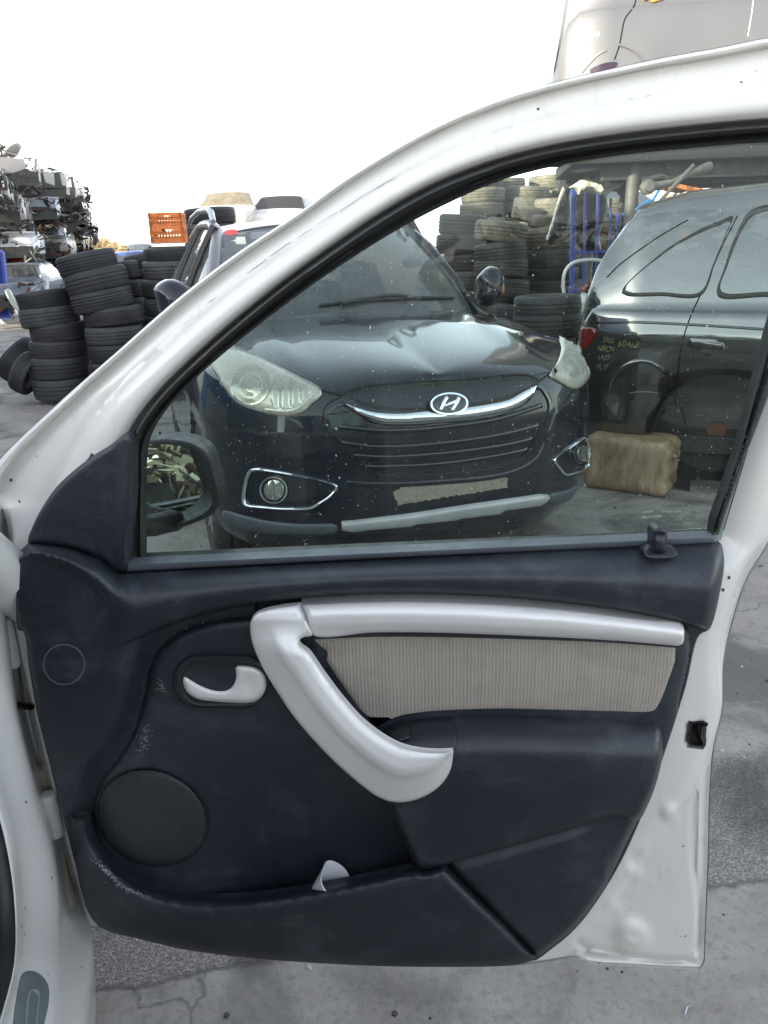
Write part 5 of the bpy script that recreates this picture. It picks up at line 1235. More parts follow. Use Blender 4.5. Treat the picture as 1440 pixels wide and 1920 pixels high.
# bare rear hub with a rusty disc and drum
hb = MB(); M_RUST = simple('rusty_iron', (.085, .035, .018), .85, .2, nscale=25, namp=.5, bmp=.4, bscale=90)
hb.lathe([(0, -.03), (.05, -.03), (.055, 0), (.09, 0), (.09, .02), (.14, .025), (.14, .035), (0, .035)], 36, 'Y', M=None)
o = hb.build('brake_disc', M_RUST, wg, True, angle=30); o.location = (.86, .19, .35)
wt_ = MB(); wt_.lathe(tyre_profile(.315, .205, .2), 48, 'Y', closed=True); o = wt_.build('wheel', M_BLACKMAT, wg, True, angle=30); o.location = (3.72, .12, .31)
wt_ = MB(); wt_.lathe([(.36, 0), (.36, .25), (.30, .34), (0, .36)], 32, 'Y'); o = wt_.build('wheel_housing', M_BLACKMAT, wg, True); o.location = (.86, .03, .34)
MB().box((Lw/2, Ww/2, .27), (Lw-.5, Ww-.25, .1)).build('underbody', M_BLACKMAT, wg)
# ------------------------------------------------------------------ jerrycan on the ground
jl = onz(1115, 905); jr = onz(1230, 944)
jc_c = onz(1192, 925)
jc = thing('jerrycan', 'dirty yellow-brown plastic jerrycan lying on the ground by the black wagon', 'jerrycan', (jc_c.x, jc_c.y+.13, 0), R(-32))
bm = bmesh.new(); bmesh.ops.create_cube(bm, size=1)
for v in bm.verts: v.co = Vector((v.co.x*.50, v.co.y*.30, v.co.z*.33+.165))
bmesh.ops.bevel(bm, geom=bm.edges[:], offset=.06, segments=6, profile=.6, affect='EDGES')
bmesh.ops.subdivide_edges(bm, edges=[e for e in bm.edges if e.calc_length() > .06], cuts=9, use_grid_fill=True)
for v in bm.verts:
    x, y, z = v.co
    v.co.y += .008*math.exp(-((x-.0)/.02)**2)*math.copysign(1, -y)*0
    v.co += Vector((mnoise.noise(Vector((x*6, y*6, z*6))), mnoise.noise(Vector((y*6, z*6, x*6+3))), mnoise.noise(Vector((z*6, x*6, 7))))) * .012
    if x > .2: v.co.x += -.010*max(0, math.cos(z*60))+.004
    if y < -.12 and abs(x) < .2: v.co.y += .006*max(0, math.cos(x*40))
for f in bm.faces: f.smooth = True
me = bpy.data.meshes.new('can_body'); bm.to_mesh(me); bm.free()
M_CAN, t, b = newmat('aged_yellow_plastic'); co = coords(t)
n_ = noise(t, coords(t, (1, 1, .5)), 9, 7, .7, 1); n2 = noise(t, coords(t, (7, 7, 1)), 6, 5, .7)
c_ = ramp(t, n_, [(.3, (.10, .062, .035)), (.5, (.25, .175, .10)), (.7, (.36, .285, .19))])
t.links.new(mixc(t, ramp(t, n2, [(.5, g(0)), (.7, g(.6))]), c_, (.10, .065, .03, 1)), b.inputs['Base Color']); b.inputs['Roughness'].default_value = .6; b.inputs['Subsurface Weight'].default_value = .0
bump(t, b, n_, .3, .01)
me.materials.append(M_CAN); link(bpy.data.objects.new('can_body', me), jc)
mb = MB(); mb.tube([(.235, -.05, .24), (.258, -.05, .235), (.262, 0, .22), (.258, .05, .235), (.235, .05, .24)], .013, 10); mb.build('can_handle', M_CAN, jc, True)
mb = MB(); mb.lathe([(0, .0), (.03, 0), (.032, .004), (.032, .03), (0, .032)], 20, 'X', c=(.228, 0, .09)); mb.build('cap', simple('dirty_cap', (.12, .08, .04), .6), jc, True)
# ------------------------------------------------------------------ silver van raised on a rack above the wagon
vx = at(1046, 60, 6.3)
van = thing('silver_van', 'sun-faded silver van body perched high on a scrap rack above the black wagon', 'van', (vx.x, 6.3, 1.97), R(-8))
def v_top(x): return interp(x, [0, .05, .25, .6, 3.2, 3.9, 4.6], [.7, 1.2, 1.7, 1.82, 1.85, 1.3, .9])
def v_sh(x): return interp(x, [0, .1, 3.5, 4.6], [.7, 1.0, 1.0, .7])
def v_in(x): return interp(x, [0, .08, .3, 4.2, 4.6], [.25, .10, .0, .0, .2])
Gv = hull_grid(4.6, .88, .12, v_sh, v_top, .86, 60, v_in)
G2 = np.zeros_like(Gv); G2[..., 0] = Gv[..., 1]; G2[..., 1] = .88-Gv[..., 0]; G2[..., 2] = Gv[..., 2]
G2 = refine_rings(G2, 2)
for i in range(G2.shape[0]):
    for j in range(G2.shape[1]):
        x, y, z = G2[i, j]
        for c in (.62, 3.6):
            d_ = math.hypot(x-c, z-.22)
            if d_ < .34 and (y < .25 or y > 1.5): G2[i, j, 1] += .22*(1 if y < .9 else -1)
            elif d_ < .39 and y < .25: G2[i, j, 1] -= .02
V_ = [tuple(p) for p in G2.reshape(-1, 3)]; r_, c_n = G2.shape[:2]
F_ = [(i*c_n+j, i*c_n+j+1, (i+1)*c_n+j+1, (i+1)*c_n+j) for i in range(r_-1) for j in range(c_n-1)]+[tuple(range(c_n)), tuple((r_-1)*c_n+j for j in range(c_n))[::-1]]
vb = mesh_obj('body', V_, F_, M_SILVERPAINT, van); finish_normals(vb, angle=45)
BV = bvh_of([vb])
def cv_(name, loops, h, mat, sk=.01, grid=10, rings=(1.2, 3), **k): return conform(name, loops, BV, h, mat, van, grid=grid, rings=rings, skirt=sk, **k)
cv_('panel_gap', [ribbon(spline([(1193, -30), (1190, 8), (1172, 35), (1166, 60), (1161, 86), (1152, 112)], 6), 2.2)], .002, M_GAP, .004, 0, ())
cv_('panel_gap', [ribbon(spline([(1414, -20), (1410, 20), (1402, 68)], 6), 1.8)], .002, simple('pale_seam', (.6, .58, .55), .6), .004, 0, ())
cv_('arch_moulding', [ribbon(spline([(1158, 84), (1172, 87), (1188, 95), (1200, 108), (1206, 122)], 5), np.linspace(5, 3, len(spline([(1158, 84), (1172, 87), (1188, 95), (1200, 108), (1206, 122)], 5))))], .008, simple('grey_arch_rubber', (.12, .11, .11), .6), .01, 0, ())
cv_('arch_moulding', [ribbon(spline([(1090, 137), (1104, 120), (1122, 102), (1136, 94)], 5), 3)], .006, simple('thin_grey_trim', (.2, .2, .2), .6), .01, 0, ())
cv_('wheel_opening', [spline([(1106, 132), (1120, 123), (1140, 117), (1158, 118), (1150, 130), (1130, 140), (1110, 140)], 4, True)], .004, simple('dark_violet_liner', (.025, .012, .03), .6), .01, 6)
for i_, (x, y) in enumerate(((1087, 90), (1080, 102), (1103, 72), (1113, 66), (1078, 130))):
    cv_('chalk_scribble', [ribbon(spline([(x-8, y+5), (x-5, y-6), (x, y+4), (x+4, y-5), (x+8, y+3), (x+11, y-7)], 3), 1.3)], .003, simple('chalk_white', (.78, .78, .76), .9) if i_ == 0 else MATS['chalk_white'], .002, 0, ())
cv_('rusty_handle', [ribbon(spline([(1206, 0), (1215, -3), (1222, 3), (1232, 0), (1242, -2)], 3), 4)], .01, simple('orange_rust', (.45, .22, .04), .8), .01, 0, ())
# underside pieces
mb = MB(); mb.box((2.3, .88, .06), (4.3, 1.6, .10)); mb.box((2.4, .45, -.02), (3.4, .12, .12)); mb.box((2.4, 1.3, -.02), (3.4, .12, .12)); mb.tube([(.5, .9, -.05), (2.5, .95, -.06), (3.2, .8, -.04)], .035, 8); mb.box((1.0, .95, -.07), (.5, .3, .14)); mb.build('underbody', M_BLACKMAT, van, bevel=.01)
# rear axle hanging out of the underside
ax = thing('car_axle', 'pale metal car axle with hub lying across the rack above the wagon roof', 'axle', at(1235, 345, 6.0))
M_ALU = simple('dusty_cast_metal', (.13, .122, .108), .6, .3, nscale=20, namp=.3)
A_ = [at(1215, 352, 6.0), at(1262, 342, 6.05), at(1300, 322, 6.1), at(1330, 312, 6.2)]
MB().tube(A_, [.035, .024, .024, .035], 12).build('axle_tube', M_ALU, ax, True, local=False)
mb = MB(); mb.lathe([(0, -.03), (.03, -.03), (.03, -.01), (.052, 0), (.052, .04), (0, .045)], 24, 'Y', c=at(1216, 351, 5.93)); mb.build('hub', M_ALU, ax, True, local=False)
MB().tube([at(1230, 385, 5.9), at(1262, 350, 5.95), at(1300, 310, 6.1)], .014, 8).build('strut_rod', M_ALU, ax, True, local=False)
MB().tube([at(1203, 340, 6.1), at(1240, 330, 6.1), at(1252, 335, 6.1)], .02, 8).build('control_arm', M_DARKMETAL, ax, True, local=False)
# steel rack the van stands on
rk = thing('steel_rack', 'grey steel rack with round post carrying the silver van', 'rack', at(1186, 480, 6.6)*1.0)
def rtube(a, b_, r, mat=M_ALU, nm='post'): MB().tube([a, b_], r, 16).build(nm, mat, rk, True, local=False)
p_ = at(1186, 350, 6.5); rtube((p_.x, p_.y, 0), (p_.x, p_.y, 1.98), .05)
for dx, dy in ((4.2, -.5), (4.2, 1.3), (.1, 1.6)): rtube((p_.x+dx, p_.y+dy, 0), (p_.x+dx, p_.y+dy, 1.98), .05)
for dy in (0, 1.5):
    MB().box((p_.x+2.2, p_.y+dy-.2, 1.93), (4.9, .10, .12), Matrix.Rotation(R(-6), 3, 'Z')).build('beam', M_DARKMETAL, rk, bevel=.004, local=False)
# things lying on that rack level / against it
du = thing('blue_dustpan', 'small bright blue plastic scoop leaning above the wagon roof', 'dustpan', at(1207, 395, 6.1))
mb = MB(); P_ = [at(1194, 391, 6.1), at(1220, 372, 6.12), at(1228, 396, 6.14), at(1198, 410, 6.12)]
nn_ = Vector((0, .06, .0)); vv = [tuple(p) for p in P_]+[tuple(p+nn_) for p in P_]
mb.add(vv, [(0, 1, 2, 3), (7, 6, 5, 4), (0, 4, 5, 1), (1, 5, 6, 2), (2, 6, 7, 3), (3, 7, 4, 0)]); mb.build('scoop', simple('bright_blue_plastic', (.04, .22, .55), .4, nscale=20), du, bevel=.008, local=False)
MB().tube([at(1224, 376, 6.12), at(1245, 340, 6.15)], .012, 8).build('handle', MATS['bright_blue_plastic'], du, True, local=False)
ob = thing('orange_board', 'rusty orange metal sheet lying under the raised van', 'sheet metal', at(1310, 360, 6.2))
MB().box(at(1310, 362, 6.2), (.5, .3, .03), Matrix.Rotation(R(12), 3, 'Y')).build('sheet', simple('rusty_orange_sheet', (.50, .15, .04), .7, nscale=9, namp=.3), ob, bevel=.003, local=False)
ob = thing('loose_bonnet', 'pale dented bonnet panel lying flat under the raised van', 'car part', at(1370, 368, 6.3))
mb = MB(); 
for i in range(9):
    for j in range(5):
        pass
mb.box(at(1370, 372, 6.3), (.9, .5, .03), Matrix.Rotation(R(4), 3, 'Y')); mb.box(at(1340, 368, 6.3), (.3, .2, .08)); mb.build('panel', simple('pale_dusty_paint', (.5, .46, .40), .6, nscale=9), ob, bevel=.01, local=False)
# ================================================================== tyres
def tyre_mesh(name, grooves, Rr, W, mat, seg=52):
    mb = MB(); mb.lathe(tyre_profile(Rr, W, .205, grooves), seg, 'Z', closed=True)
    me = bpy.data.meshes.new(name); me.from_pydata(mb.v, [], mb.f); me.materials.append(mat)
    bm = bmesh.new(); bm.from_mesh(me); bmesh.ops.recalc_face_normals(bm, faces=bm.faces); bm.to_mesh(me); bm.free()
    me.polygons.foreach_set('use_smooth', [True]*len(me.polygons)); me.set_sharp_from_angle(angle=R(28)); return me
M_TY1 = tyre_mat('tyre_rubber_blue_black', (.016, .018, .023), 56, True, .25)
M_TY2 = tyre_mat('tyre_rubber_dusty', (.020, .020, .021), 34, False, .45, (.13, .13, .135))
M_TY3 = tyre_mat('tyre_rubber_brown_dust', (.035, .032, .028), 44, True, 1.3, (.30, .26, .20))
TYM = [tyre_mesh('tyre', 5, .31, .20, M_TY1), tyre_mesh('tyre', 4, .31, .21, M_TY2), tyre_mesh('tyre', 6, .31, .19, M_TY1), tyre_mesh('tyre', 4, .31, .20, M_TY3)]
rt = random.Random(11)
def tyre(cx, cy, wpx, D, tilt, label, group, kind=None, yaw=0, lean=0, hpx=None):
    p = at(cx, cy, D); m_ = mpp(p); s = wpx*m_/.62
    o = bpy.data.objects.new('tyre', TYM[rt.randrange(3) if kind is None else kind]); COL.objects.link(o)
    o.location = p; o.scale = (s, s, (hpx*m_*1.0/.216 if hpx else s))
    o.rotation_mode = 'XYZ'
    o.rotation_euler = (Matrix.Rotation(R(yaw), 3, 'Z') @ Matrix.Rotation(R(-(tilt-1.7*0)), 3, 'Y') @ Matrix.Rotation(R(lean+rt.uniform(-1.5, 1.5)), 3, 'X') @ Matrix.Rotation(rt.uniform(0, 6.28), 3, 'Z')).to_euler()
    return tag(o, label, 'tyre', group)
GT = 'used tyres stacked in the yard'
ordn = ['bottom', 'second', 'third', 'fourth', 'fifth', 'sixth', 'seventh', 'eighth', 'ninth', 'tenth', 'eleventh']
def stack(name, D, L, kind=None, top_word=True):
    n = len(L)
    for i, q in enumerate(L):
        cx, cy, wpx, tilt = q[:4]; hpx = q[4] if len(q) > 4 else None
        nm = 'bottom' if i == 0 else ('topmost' if i == n-1 else ordn[i]+' from bottom')
        tyre(cx, cy, wpx, D, tilt, f'black used tyre, {nm} of {name}', GT, kind=(q[5] if len(q) > 5 else kind), hpx=hpx)
stack('the leftmost tyre stack', 8.0, [(118, 724, 106, 0, 40), (112, 686, 110, 0, 40), (111, 652, 104, 1, 34), (110, 621, 102, 3, 36), (93, 592, 107, 5, 36), (87, 560, 106, 6, 36)])
stack('the second tyre stack from the left', 7.9, [(224, 758, 106, 0, 36), (223, 724, 106, 0, 36), (221, 691, 106, 1, 33), (221, 658, 107, 1, 34), (215, 626, 106, 1, 33), (213, 592, 110, 4, 36), (192, 562, 114, 9, 40), (182, 527, 116, 11, 40), (164, 493, 110, 10, 38)])
stack('the stack hidden behind the second one', 8.7, [(235, 640, 96, 0, 32), (232, 607, 96, 0, 32), (230, 575, 96, 2, 32), (222, 543, 98, 3, 34), (212, 510, 98, 6, 34)])
stack('the tyre stack under the orange crates', 8.4, [(322, 672, 104, 0, 34), (324, 638, 104, 0, 34), (322, 606, 104, 0, 33), (324, 573, 104, 0, 33), (320, 539, 108, 0, 34), (322, 505, 106, 1, 34), (322, 477, 104, 2, 28)])
stack('the dark stack behind the crate stack', 9.3, [(270, 640, 90, 0, 31), (270, 608, 90, 0, 31), (272, 577, 90, 0, 31), (276, 546, 90, 0, 31), (272, 517, 92, 4, 31), (280, 488, 94, 9, 31)])
stack('the stack hidden behind the crossover roof', 9.6, [(395, 560, 96, 0, 31), (395, 530, 96, 0, 31), (394, 500, 96, 0, 31), (396, 468, 96, 0, 32), (394, 436, 96, 1, 31), (394, 406, 96, 2, 32)])
# three leaning tyres lying at far left
for (cx, cy, w_, h_, tl, lb) in ((38, 680, 86, 34, 52, 'front left black tyre leaning against the leftmost stack'), (34, 674, 92, 34, 44, 'middle black tyre of the three leaning at far left'), (50, 700, 80, 32, 62, 'lowest black tyre of the three leaning at far left')):
    o = tyre(cx, cy, w_, 8.3 if cx != 50 else 7.9, 0, lb, 'tyres leaning beside the leftmost stack', hpx=h_)
    o.rotation_euler = (Matrix.Rotation(R(-20), 3, 'Z') @ Matrix.Rotation(R(-tl), 3, 'Y') @ Matrix.Rotation(R(14), 3, 'X')).to_euler()
# right group, seen through the door window
stack('the tall sunlit stack seen right of the windscreen', 8.2, [(946, 618, 104, -1, 35), (945, 582, 104, 0, 34), (941, 538, 104, -6, 36), (939, 503, 102, -6, 36), (938, 474, 100, -5, 36), (939, 436, 100, -8, 38, 3)])
for o in list(COL.objects)[-6:]: o.rotation_euler = (0, R(-5 if o.data != TYM[3] else -8), o.rotation_euler.z)
stack('the stack left of the blue frame', 8.6, [(1040, 600, 104, 0, 34), (1038, 572, 104, 0, 32), (1037, 540, 108, 0, 34), (1034, 512, 100, 0, 26), (1036, 484, 104, 1, 36), (1034, 446, 104, 2, 40, 3), (1030, 418, 80, -8, 24, 3)])
stack('the dim stack beside the crossover windscreen', 8.9, [(884, 560, 100, 0, 35), (884, 524, 100, 0, 35), (880, 490, 98, 0, 34), (866, 458, 98, -2, 36), (868, 422, 92, -4, 36)])
stack('the stack behind the blue frame', 9.4, [(1150, 590, 100, 0, 34), (1150, 556, 100, 0, 34), (1150, 522, 100, 0, 34), (1150, 490, 100, 0, 32), (1146, 455, 96, 0, 28, 3), (1146, 424, 94, -6, 30, 3), (1150, 390, 94, 3, 34, 3)])
tyre(995, 386, 66, 9.3, -8, 'dusty sunlit tyre on top, nearest the red car', GT, 3, hpx=26)
tyre(990, 402, 62, 8.8, -14, 'dusty tyre tilted on the gap between two stacks', GT, 3, hpx=28)
tyre(1040, 392, 78, 8.9, 0, 'sunlit dusty tyre on top of the stack left of the blue frame', GT, 3, hpx=38)
stack('the far left stack of the background row', 11.0, [(902, 590, 84, 0, 27), (902, 562, 84, 0, 27), (903, 534, 84, 1, 27), (902, 506, 84, 0, 27), (904, 478, 84, 0, 27), (903, 450, 84, 1, 27), (905, 422, 84, 0, 27, 3), (903, 394, 84, 2, 27, 3), (906, 367, 84, 1, 27, 3), (902, 340, 84, 0, 27, 3)])
stack('the middle stack of the background row', 11.2, [(986, 560, 84, 0, 27), (986, 532, 84, 0, 27), (986, 504, 84, 0, 27), (987, 476, 84, 0, 27), (985, 448, 84, 0, 27), (988, 420, 84, 1, 27, 3), (984, 392, 84, 0, 27, 3), (988, 364, 84, -2, 27, 3)])
stack('the right stack of the background row', 11.4, [(1080, 560, 82, 0, 27), (1080, 532, 82, 0, 27), (1081, 504, 82, 0, 27), (1080, 476, 82, 0, 27), (1079, 448, 82, 0, 27), (1082, 420, 82, 1, 27, 3), (1080, 392, 82, 1, 27, 3), (1076, 365, 82, 0, 27, 3)])
stack('the background column between the middle and left ones', 11.6, [(946, 565, 80, 0, 26), (946, 538, 80, 0, 26), (946, 511, 80, 0, 26), (946, 484, 80, 0, 26), (946, 457, 80, 0, 26), (946, 430, 80, 0, 26, 3), (944, 403, 80, 1, 26, 3), (948, 376, 80, 0, 26, 3), (945, 349, 80, 2, 26, 3)])
stack('the background column left of the blue frame', 11.8, [(1032, 558, 80, 0, 26), (1032, 531, 80, 0, 26), (1032, 504, 80, 0, 26), (1032, 477, 80, 0, 26), (1032, 450, 80, 0, 26), (1032, 423, 80, 0, 26), (1032, 396, 80, 0, 26, 3), (1034, 370, 80, 0, 26, 3), (1031, 343, 80, 2, 26, 3)])
stack('the wide tyre pile by the crossover headlight', 6.3, [(1030, 690, 132, 0, 42), (1028, 650, 130, 0, 42), (1026, 606, 128, 1, 46), (1026, 576, 126, 1, 44)], kind=1)
# ================================================================== orange crates
M_ORANGE = simple('orange_crate_plastic', (.62, .17, .03), .5, nscale=8, namp=.2)
def crate(loc, w_, d_, h_, label, rz=0, sc=1):
    c = thing('orange_crate', label, 'crate', loc, rz, 'orange crates on the tyre stack')
    t_ = .012
    MB().box((0, 0, .006), (w_-.02, d_-.02, .012)).build('base', M_ORANGE, c)
    for sx, nm in ((0, 'side_panel'), (1, 'side_panel'), (2, 'end_panel'), (3, 'end_panel')):
        W_ = w_ if sx < 2 else d_-.03; mb = MB(); n = 11 if sx < 2 else 8
        def bx(x, z, a, b_):
            if sx < 2: mb.box((x, (d_/2-t_/2)*(1 if sx else -1), z), (a, t_, b_))
            else: mb.box(((w_/2-t_/2)*(1 if sx == 3 else -1), x, z), (t_, a, b_))
        for z, hh in ((.03, .05), (h_*.36, .022), (h_*.62, .022)): bx(0, z, W_, hh)
        bx(-W_*.33, h_-.03, W_*.34, .055); bx(W_*.33, h_-.03, W_*.34, .055); bx(0, h_-.01, W_*.35, .018); bx(0, h_-.055, W_*.36, .012)
        for k in range(n+1): bx(-W_/2+.008+(W_-.016)*k/n, h_*.45, .011, h_*.72)
        for k in (-1, 1): bx(k*(W_/2-.014), h_/2, .028, h_-.002)
        mb.build(nm, M_ORANGE, c)
    return c
q_ = at(319, 456, 8.4); m_ = mpp(q_)
crate((q_.x, q_.y, q_.z), 62*m_, 48*m_, 28*m_, 'lower orange plastic crate standing on the tyre stack', R(6))
crate((q_.x+.0, q_.y, q_.z+27*m_), 60*m_, 46*m_, 26*m_, 'upper orange plastic crate stacked on another orange crate', R(3))
# ================================================================== vehicles far behind and scrap
def bent_sheet(mb, c, w_, h_, rr, mi, th=.012):
    """a torn, folded piece of body panel"""
    M = Matrix.Rotation(rr.uniform(0, 6.3), 3, Vector((rr.random()-.5, rr.random()-.5, rr.random()-.5)).normalized()); c = Vector(c)
    b1, b2, b3 = rr.uniform(-.5, .5), rr.uniform(-.5, .5), rr.uniform(-.3, .3); n = 4; V = []
    for s in (0, th):
        for i in range(n):
            for j in range(n):
                u, v = i/(n-1)-.5, j/(n-1)-.5
                V.append(c+M @ Vector((u*w_*(1+.3*b3*v), v*h_, (b1*u*abs(u)+b2*v*v+b3*u*v)*max(w_, h_)+s+rr.uniform(-.012, .012)*max(w_, h_)*2)))
    F = [(k*16+i*4+j, k*16+i*4+j+1, k*16+(i+1)*4+j+1, k*16+(i+1)*4+j) for k in (0, 1) for i in range(3) for j in range(3)]
    mb.add(V, F, mi)
def small_car(name, label, cat, loc, rz, col, L=4.2, hw=.85, H=1.45, style='hatch', group=None, sc=1.0, wreck=0, seed=1, tilt=(0, 0), glassmat=None, wheels=True):
    t_ = thing(name, label, cat, loc, 0, group); t_.rotation_euler = (R(tilt[0]), R(tilt[1]), rz); t_.scale = (sc,)*3
    rr = random.Random(seed)
    if style == 'hatch': tx = [0, .04, .15, .7, 1.6, 2.4, 3.1, 4.0, 4.2]; tz = [.6, .95, 1.15, H, H+.02, H-.03, .98, .80, .55]
    else: tx = [0, .05, .7, 1.0, 1.5, 2.4, 3.2, 4.0, 4.2]; tz = [.6, .9, 1.0, 1.1, H, H-.02, .98, .80, .55]
    k_ = L/4.2
    G = hull_grid(L, hw, .22, lambda y: interp(y/k_, [0, .1, 3.2, 4.2], [.6, .93, .92, .56]), lambda y: interp(y/k_, tx, tz), .78, 44, lambda y: interp(y/k_, [0, .1, .4, 3.7, 4.2], [.2, .08, 0, 0, .25]))
    G[..., 1] -= L/2
    ph = [rr.uniform(0, 9) for _ in range(4)]
    for i in range(G.shape[0]):
        for j in range(G.shape[1]):
            x, y, z = G[i, j]
            for c in (-1.3*k_, 1.3*k_):
                if math.hypot(y-c, z-.3) < .34: G[i, j, 0] *= .80
            if wreck:
                v = mnoise.noise(Vector((x*1.6+ph[0], y*1.3+ph[1], z*2+ph[2]))); v2 = mnoise.noise(Vector((x*5+ph[1], y*5, z*5+ph[3])))
                G[i, j] += np.array([v*.12, v2*.05, (v+v2*.4)*.14])*wreck
                if z > .95: G[i, j, 2] = .95+(z-.95)*max(.25, 1-.6*wreck*(.8+v))
    r_, c_ = G.shape[:2]; V = [tuple(p) for p in G.reshape(-1, 3)]; F = []; mi = []
    for i in range(r_-1):
        for j in range(c_-1):
            if wreck > .7:
                y_ = G[i, j, 1]/k_; z_ = G[i, j, 2]
                if (y_ > 1.15 and z_ > .35 and rr.random() < .8) or rr.random() < ((.5 if z_ > .5 else .2) if wreck >= 1 else .08): continue
            if wreck > .7:
                jq = j if j < c_//2 else c_-2-j; yq = G[i, j, 1]/k_+2.1
                if 6 <= jq <= 9 and .3 < yq < 2.8 and abs(yq-1.5) > .12 and interp(yq, tx, tz) > 1.3: continue
            F.append((i*c_+j, i*c_+j+1, (i+1)*c_+j+1, (i+1)*c_+j))
            f4 = [G[i, j], G[i, j+1], G[i+1, j+1], G[i+1, j]]; z = sum(f[2] for f in f4)/4; y = sum(f[1] for f in f4)/4/k_+2.1
            jj = j if j < c_//2 else c_-2-j
            side_ = 6 <= jj <= 9; gh = interp(y, tx, tz)-.93
            scr = jj >= 8 and (0.05 < y < .62 if style == 'hatch' else .75 < y < 1.4) or (jj >= 8 and 2.45 < y < 3.05)
            holes = wreck and rr.random() < .05*wreck
            mi.append((2 if wreck > .7 else 1) if ((side_ and gh > .38 and .25 < y < 2.95) or scr) else (2 if (holes or jj < 1) else 0))
    F += [tuple(range(c_)), tuple((r_-1)*c_+j for j in range(c_))[::-1]]; mi += [2 if wreck else 0]*2
    pm = paint('paint_%s_%d' % (name, seed), col, dust=.45, rough=.35, coat=.4)
    b_ = mesh_obj('body', V, F, [pm, glassmat or M_WGLASS, M_DARKMETAL], t_, True, mi); finish_normals(b_, angle=40)
    if wreck:
        mb = MB()
        for _ in range(90):                                     # torn mechanical parts in the open engine bay and underneath
            y = rr.choice([rr.uniform(1.2, 2.15)*k_, rr.uniform(1.2, 2.15)*k_, rr.uniform(-2, 2)*k_]); x = rr.uniform(-hw, hw); z = rr.uniform(.05, .85) if y > 1.4 else rr.uniform(.0, .3)
            q_ = rr.random()
            if q_ < .2: bent_sheet(mb, (x, y, z), rr.uniform(.15, .5), rr.uniform(.12, .4), rr, rr.randrange(4))
            elif q_ < .5: mb.box((x, y, z), (rr.uniform(.04, .22), rr.uniform(.04, .2), rr.uniform(.03, .16)), Matrix.Rotation(rr.uniform(0, 3), 3, Vector((rr.random(), rr.random(), rr.random())).normalized()), mi=rr.randrange(3))
            else:
                p = Vector((x, y, z)); mb.tube([p+Vector((rr.uniform(-.3, .3), rr.uniform(-.3, .3), rr.uniform(-.2, .2))) for _ in range(4)], rr.uniform(.012, .04), 5, mi=rr.randrange(3))
        mb.build('engine_parts', [M_DARKMETAL, M_BLACKMAT, M_ALU if seed % 2 else M_RUST, pm], t_)['kind'] = 'stuff'
    if wheels and not wreck:
        for sx in (-1, 1):
            for y in (-1.3*k_, 1.3*k_):
                w_ = MB(); w_.lathe([(.0, -.09), (.2, -.09), (.30, -.08), (.31, 0), (.30, .08), (.2, .09), (0, .09)], 24, 'X'); o = w_.build('wheel', M_RUBBER, t_, True, angle=30); o.location = (sx*hw*.93, y, .31)
    return t_
M_PALEGLASS = simple('dusty_pale_glass', (.20, .165, .10), .25, coat=.5, nscale=5, namp=.3)
# cars whose upper halves show behind the crossover roof
a_ = at(411, 351, 23)
small_car('beige_car', 'beige car with a dusty pale windscreen parked high behind the crossover roof', 'car', (a_.x, 24.5, a_.z-1.47), R(183), (.45, .41, .34), style='hatch', glassmat=M_PALEGLASS, seed=3)
b__ = at(516, 357, 23)
small_car('white_car_behind', 'white car with a dark windscreen parked high behind the door frame', 'car', (b__.x, 24.8, b__.z-1.47), R(176), (.55, .53, .50), style='hatch', seed=4, glassmat=simple('smoked_glass', (.03, .025, .022), .35))
plat = thing('container', 'low dark container carrying the beige car and the white car', 'container', (at(465, 400, 24).x, 24.7, 0))
mb = MB(); H_ = a_.z-1.50
mb.box((0, 0, H_/2), (5.2, 4.4, H_))
for k in range(26): mb.box((-2.5+k*.2, -2.22, H_/2), (.09, .05, H_-.1))
mb.build('container_wall', simple('dark_container_steel', (.05, .055, .06), .6, nscale=3, namp=.4), plat)
# red car above the tyres seen through the window
a_ = at(1100, 352, 21)
small_car('red_car', 'red hatchback standing behind the sunlit tyres', 'car', (a_.x-.3, 21, a_.z-1.5), R(108), (.12, .008, .012), style='hatch', seed=5)
# low platform of scrap under them
pl2 = thing('container', 'flat dark steel container carrying the red hatchback', 'container', (at(1100, 400, 21.5).x, 21.5, 0))
mb = MB(); HH = at(1100, 352, 21).z-1.52; mb.box((0, 0, HH/2), (8, 4.2, HH)); [mb.box((-3.9+k*.26, -2.12, HH/2), (.12, .05, HH-.1)) for k in range(31)]; mb.build('container_wall', MATS['dark_container_steel'], pl2)
# ================================================================== blue steel frame with torn plastic parts hung on it
M_BLUE = paint('blue_rack_paint', (.015, .045, .30), dust=.25, rough=.45, coat=.2)
bf = thing('steel_cage', 'tall blue steel frame with vertical bars between the tyre stacks', 'frame', (at(1120, 600, 7.4).x, 7.4, 0))
def bpost(xt, yt, xb, yb, w_, Y=7.4):
    a = at(xt, yt, Y); b_ = at(xb, yb, Y); MB().bar(a, b_, w_, w_).build('bar', M_BLUE, bf, bevel=.003, local=False)
m_ = mpp(at(1100, 450, 7.4))
bpost(1075, 350, 1070, 640, 9*m_); bpost(1098, 360, 1092, 640, 5*m_); bpost(1121, 365, 1115, 640, 5*m_); bpost(1145, 372, 1140, 640, 4*m_); bpost(1172, 345, 1168, 640, 9*m_, 7.45); bpost(1158, 400, 1155, 470, 6*m_)
for yy in (355, 474, 545): 
    a = at(1066, yy, 7.42); b_ = at(1178, yy-3, 7.42); MB().bar(a, b_, 5*m_, 5*m_).build('cross_bar', M_BLUE, bf, bevel=.003, local=False)
